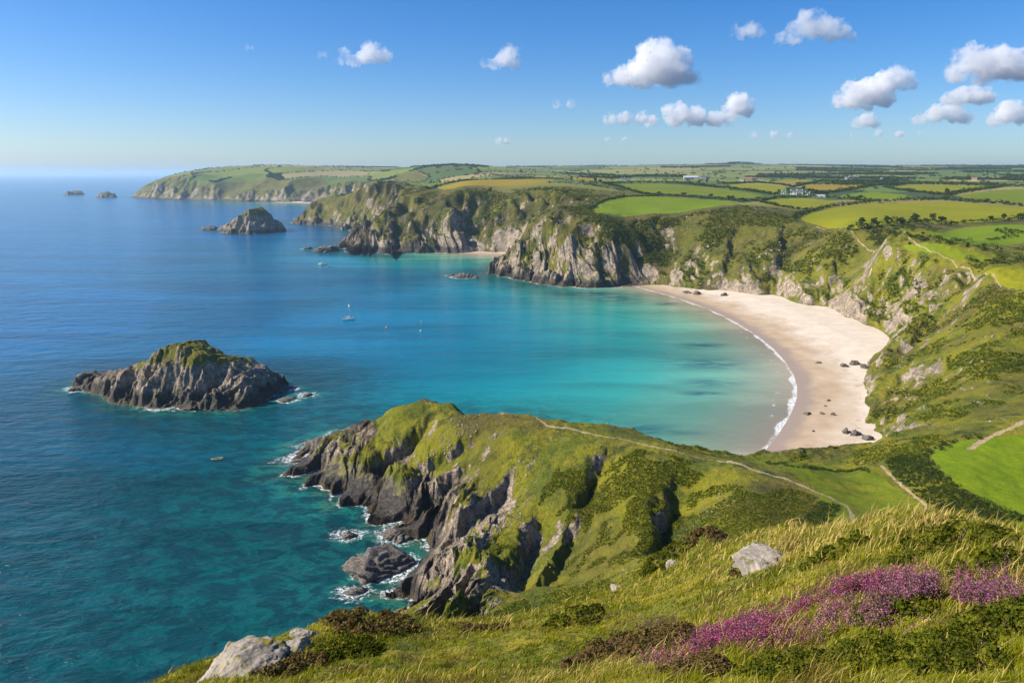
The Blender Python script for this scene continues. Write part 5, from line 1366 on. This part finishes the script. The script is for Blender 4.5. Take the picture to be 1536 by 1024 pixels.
# only slopes the eye can see: drop what lies well behind the brow
el = np.arctan2(Z - HC, Rr); brow = np.maximum.accumulate(np.where(Rr < 125, el, -9), axis=1)
vis = (el >= brow - .05).ravel()
nz = nz[vis[nz]]
def blades(P, H, W, lean, tone, rg):
    n = len(P); a = rg.uniform(0, 6.283, n)
    side = np.stack([np.cos(a), np.sin(a), 0 * a], 1) * (W * .5)[:, None]
    b1 = P + np.array([0, 0, 1]) * (H * .55)[:, None] + lean * (H * .22)[:, None]
    b2 = P + np.array([0, 0, 1]) * (H * .92)[:, None] + lean * (H * .75)[:, None]
    Vv = np.stack([P - side, P + side, b1 - side * .8, b1 + side * .8, b2], 1).reshape(-1, 3)
    o = np.arange(n)[:, None] * 5
    Fv = np.concatenate([o + np.array([0, 1, 2]), o + np.array([1, 3, 2]), o + np.array([2, 3, 4])], 0)
    return Vv, Fv, np.repeat(tone, 5, 0)
NB = 420000
s = rg.choice(nz, NB); r = Rr.ravel()[s]
P = V[s] + np.c_[rg.normal(size=(NB, 2)) * (.012 * r)[:, None], np.zeros(NB)]
P[:, 2] = 0
step = 60000
for k in range(0, NB, step): P[k:k + step, 2] = ground(P[k:k + step, 0], P[k:k + step, 1], True) - .01
rp = np.hypot(P[:, 0], P[:, 1])
n1 = pn(P[:, 0] / 3.1, P[:, 1] / 3.1, 301) + .5 * pn(P[:, 0] / .9, P[:, 1] / .9, 302); n2 = pn(P[:, 0] / 7, P[:, 1] / 7, 303) + .4 * pn(P[:, 0] / 1.6, P[:, 1] / 1.6, 304); n3 = pn(P[:, 0] / 1.1, P[:, 1] / 1.1, 305)
az = np.arctan2(P[:, 0], P[:, 1])
straw = np.clip(.12 + .55 * n2 + .5 * ss(9, 13, rp) * ss(.22, .40, az) + .12 * ss(13, 22, rp), 0, 1)
green = np.clip(.5 + .7 * n1, 0, 1)
tone = np.array([.095, .118, .008]) * (1 - green)[:, None] + np.array([.235, .245, .012]) * green[:, None]
brown = ss(.25, .5, n3 + .4 * n1) * .7
tone = tone * (1 - brown)[:, None] + np.array([.15, .105, .032]) * brown[:, None]
pick = rg.uniform(size=NB) < straw * .36
tone[pick] = np.array([.50, .38, .12]) * rg.uniform(.6, 1.25, (pick.sum(), 1))
tone *= rg.uniform(.7, 1.3, (NB, 1)) * np.array([1, 1, 1])
tuft = ss(-.1, .5, pn(P[:, 0] / .45, P[:, 1] / .45, 309) + .5 * n3)
H = np.clip(.042 + .0048 * rp, .06, .24) * (1 + .012 * np.maximum(rp - 45, 0)) * (.6 + .8 * tuft) * rg.uniform(.5, 1.4, NB) * (1 + .55 * pick) * (.75 + .5 * np.clip(n2 + .4, 0, 1))
H = H * (1 + .45 * ss(10, 12.5, rp) * ss(.36, .46, az) * ss(.66, .55, az) * pick)
Wd = np.clip(.0012 * rp, .0045, .11) * rg.uniform(.7, 1.3, NB)
ln = np.array([.55, .15, 0]) + rg.normal(size=(NB, 3)) * np.array([.5, .5, .1])
v, f, t = blades(P, H, Wd, ln, tone, rg)
M_GRASS = m_vcol('grass_blades', .32)
tag(mesh_obj('grass', v, f, M_GRASS, False, {'tone': t}, 3), 'tufted green and straw-coloured grass covering the near slope', 'grass', kind='stuff')
# --- low shrubs
M_SHRUB = m_leaf('shrub_leaves', ((.030,.042,.007), (.075,.090,.010), (.165,.165,.016)), .25, 1.5)
M_HEATHB = m_leaf('heath_leaves', ((.060,.044,.018), (.115,.080,.032), (.165,.125,.038)), .2, 1.5)
SHRUBS = [(1425,818,70,34,0,'dark green bush under the brow of straw grass'),(1390,842,46,22,0,'smaller green bush below the one under the straw brow'),(1500,940,52,44,0,'leafy bush at the picture edge right of the heather'),(1420,985,66,44,0,'dark leafy bush below the right end of the heather'),(1300,985,56,40,0,'green bush below the middle of the heather'),(1180,1005,58,36,0,'green bush at the bottom edge below the left part of the heather'),
 (1330,925,50,34,0,'bright leafy bush between the two arms of the heather'),(1130,850,34,15,1,'brownish heath bush beside the pale boulder'),(900,985,56,30,1,'brown heath mound in the grass at the bottom middle'),(985,965,60,30,1,'dull heath mound left of the heather'),(560,932,62,20,1,'heathy hump on top of the grassy knoll'),(520,975,50,26,0,'dark green bush on the left side of the knoll'),(430,1000,52,26,1,'brown heath bush above the pale outcrop'),
 (1080,800,44,12,1,'pinkish-brown heath patch along the brow of the shoulder'),(1000,838,36,12,0,'green bush on the heathy shoulder'),(720,950,40,12,1,'low heath at the brow above the headland rocks'),(1490,850,44,26,0,'bush at the picture edge below the straw brow'),(1040,1010,46,30,1,'bracken-brown bush at the bottom left of the heather'),(860,925,44,14,0,'green bush on the brow above the cliff foot'),(1250,835,40,14,0,'low bush right of the pale boulder')]
for k, (px, py, hw, hp, kd, lb) in enumerate(SHRUBS):
    x, y, z = hit(px, min(py, 1023))
    while math.hypot(x, y) > 60: py += 6; x, y, z = hit(px, min(py, 1023))
    t = math.hypot(math.hypot(x, y), HC - z); w = hw * t / FPX; h = hp * t / FPX
    r2 = np.random.default_rng(1300 + k); n = 46
    q = r2.uniform(-1, 1, (n * 3, 2)); q = q[(q ** 2).sum(1) < 1][:n]; n = len(q)
    X0 = x + q[:, 0] * w; Y0 = y + q[:, 1] * w * 1.1; gz = ground(X0, Y0, True)
    top = h * np.sqrt(np.clip(1.05 - (q ** 2).sum(1), .05, 1)) * r2.uniform(.6, 1.1, n)
    C = np.stack([X0, Y0, gz + top * .55], 1); qs = max(.0042 * t, .018)
    o = empty('shrub', (x, y, z))
    vv, fv, tt = leaf_quads(C, np.maximum(top * .5, w * .16), 62, qs, r2, .5, .9)
    c = mesh_obj('foliage', vv - np.array([x, y, z]), fv, M_SHRUB if kd == 0 else M_HEATHB, False, {'tint': tt}); c.parent = o
    sm = MB()
    for j in range(9): sm.tube((q[j, 0] * w * .25, q[j, 1] * w * .25, -.05), (q[j, 0] * w * .8, q[j, 1] * w * .8, gz[j] - z + top[j] * .7), .006 * t / 5, .003 * t / 5, 5)
    sm.build('stem', M_BARK, o)
    tag(o, lb, 'shrub', 'low shrubs in the near grass')
# --- heather in flower
def heather(pp, n, spread, cols, hk, rg):
    A = np.array([hit(*q)[:2] for q in pp]); seg = np.r_[0, np.cumsum(np.hypot(*np.diff(A, axis=0).T))]
    u = rg.uniform(0, seg[-1], n); B = np.stack([np.interp(u, seg, A[:, 0]), np.interp(u, seg, A[:, 1])], 1)
    B = B + rg.normal(size=(n, 2)) * spread
    dens = pn(B[:, 0] / .35, B[:, 1] / .35, 320) + .5 * pn(B[:, 0] / .12, B[:, 1] / .12, 321)
    dens = dens + 1.0 * pn(B[:, 0] / .8, B[:, 1] / .8, 322)
    B = B[dens > .10]; n = len(B)
    z = ground(B[:, 0], B[:, 1], True); Hh = hk * rg.uniform(.55, 1.25, n)
    base = np.c_[B, z]; lean = rg.normal(size=(n, 3)) * np.array([.16, .16, 0]) + np.array([.08, 0, 1]); tip = base + lean * Hh[:, None]
    m = 22; tt = rg.uniform(.42, 1.0, (n, m, 1)); p = base[:, None] * (1 - tt) + tip[:, None] * tt + rg.normal(size=(n, m, 3)) * .014
    p = p.reshape(-1, 3); k = len(p); nr = rg.normal(size=(k, 3)); nr /= np.linalg.norm(nr, axis=1)[:, None]
    a = np.cross(nr, rg.normal(size=(k, 3))); a /= np.linalg.norm(a, axis=1)[:, None]; b = np.cross(nr, a); s = rg.uniform(.007, .0145, (k, 1))
    Vf = np.stack([p - a * s * .6, p - b * s * .5 + nr * s * .3, p + a * s * .6, p + b * s * .5 + nr * s * .3], 1).reshape(-1, 3)
    cl = np.array(cols); ci = np.repeat(rg.integers(0, len(cols), n), m); cc = cl[ci] * rg.uniform(.65, 1.3, (k, 1))
    gr = rg.uniform(size=k) < .30; cc[gr] = (.075, .090, .018)
    return Vf, np.arange(k * 4).reshape(k, 4), np.repeat(cc, 4, 0)
HC1 = [(.44,.055,.20),(.31,.05,.21),(.54,.18,.29),(.47,.10,.17),(.25,.07,.24),(.52,.27,.28)]; HC2 = [(.42,.16,.26),(.36,.10,.26),(.46,.22,.27),(.30,.13,.16)]
parts = [heather([(1050,985),(1110,962),(1170,938),(1230,912),(1270,896)], 2900, .26, HC1, .19, rg), heather([(1255,905),(1290,890),(1330,883),(1365,886)], 2300, .24, HC1, .20, rg), heather([(1345,900),(1400,895),(1440,905),(1480,915)], 1500, .24, HC2, .21, rg), heather([(1290,930),(1340,915),(1400,925)], 600, .28, HC2, .2, rg), heather([(900,985),(960,960),(1010,940)], 420, .3, HC2[3:] + [(.20,.10,.10)], .2, rg), heather([(1040,1000),(1030,985)], 120, .15, HC1, .2, rg)]
vv = np.concatenate([p[0] for p in parts]); off = np.cumsum([0] + [len(p[0]) for p in parts[:-1]]); fv = np.concatenate([p[1] + o for p, o in zip(parts, off)]); tt = np.concatenate([p[2] for p in parts])
tag(mesh_obj('heather', vv, fv, m_vcol('heather_flowers', .35), False, {'tone': tt}), 'drift of magenta and pink heather flowering in the near grass', 'heather', kind='stuff')
# ------------------------------------------------------------------ daylight
SUN_AZ, SUN_EL = math.radians(-92), math.radians(37)       # from the left, a little behind the eye
SUN_DIR = Vector((math.sin(SUN_AZ) * math.cos(SUN_EL), math.cos(SUN_AZ) * math.cos(SUN_EL), math.sin(SUN_EL)))
w = bpy.data.worlds.new('World'); scene.world = w; w.use_nodes = True
nt = w.node_tree; nt.nodes.clear()
sk = nt.nodes.new('ShaderNodeTexSky'); sk.sky_type = 'NISHITA'; sk.sun_disc = False
sk.sun_elevation = SUN_EL; sk.sun_rotation = SUN_AZ
sk.altitude = 100; sk.air_density = .85; sk.dust_density = .8; sk.ozone_density = 5.5
hs = nt.nodes.new('ShaderNodeHueSaturation'); hs.inputs['Saturation'].default_value = 1.3; hs.inputs['Hue'].default_value = .507
bg = nt.nodes.new('ShaderNodeBackground'); bg.inputs[1].default_value = .10
wo = nt.nodes.new('ShaderNodeOutputWorld')
nt.links.new(sk.outputs[0], hs.inputs['Color']); nt.links.new(hs.outputs[0], bg.inputs[0]); nt.links.new(bg.outputs[0], wo.inputs[0])
sl = bpy.data.lights.new('sun', 'SUN'); sl.energy = 5.0; sl.angle = math.radians(.55); sl.color = (1, .91, .76)
so = bpy.data.objects.new('sun', sl); COL.objects.link(so)
so.rotation_euler = SUN_DIR.to_track_quat('Z', 'Y').to_euler()

# ------------------------------------------------------------------ camera
cam = bpy.data.cameras.new('camera'); cam.sensor_width = 36; cam.lens = FPX / 1536 * 36
cam.clip_start = .1; cam.clip_end = 200000
co = bpy.data.objects.new('camera', cam); COL.objects.link(co)
co.location = (0, 0, HC); co.rotation_euler = (math.pi / 2 - PITCH, 0, 0)
scene.camera = co
scene.view_settings.view_transform = 'Standard'; scene.view_settings.look = 'None'
scene.view_settings.exposure = .62; scene.view_settings.gamma = 1
cy = scene.cycles
cy.max_bounces = 16; cy.diffuse_bounces = 3; cy.glossy_bounces = 3; cy.transmission_bounces = 3; cy.transparent_max_bounces = 12; cy.volume_bounces = 12
cy.volume_step_rate = .6; cy.use_denoising = True; cy.sample_clamp_indirect = 6

# ------------------------------------------------------------------ the air: one closed box of faint even haze
def box(name, x0, x1, y0, y1, z0, z1):
    v = [(x, y, z) for x in (x0, x1) for y in (y0, y1) for z in (z0, z1)]
    f = [(0,1,3,2),(4,6,7,5),(0,4,5,1),(2,3,7,6),(0,2,6,4),(1,5,7,3)]
    me = bpy.data.meshes.new(name); me.from_pydata(v, [], f); o = bpy.data.objects.new(name, me); COL.objects.link(o); return o
hz = box('haze', -105000, 105000, -500, 105000, -40, 215)
hm = bpy.data.materials.new('haze_air'); hm.use_nodes = True; hm.node_tree.nodes.clear()
ho = hm.node_tree.nodes.new('ShaderNodeOutputMaterial'); pv = hm.node_tree.nodes.new('ShaderNodeVolumePrincipled')
pv.inputs['Color'].default_value = (.58, .81, 1.0, 1); pv.inputs['Density'].default_value = HAZE = 6e-5; pv.inputs['Anisotropy'].default_value = .25
hm.node_tree.links.new(pv.outputs[0], ho.inputs['Volume']); hz.data.materials.append(hm)
tag(hz, 'thin blue summer haze over the sea and the far country', 'haze', kind='stuff')
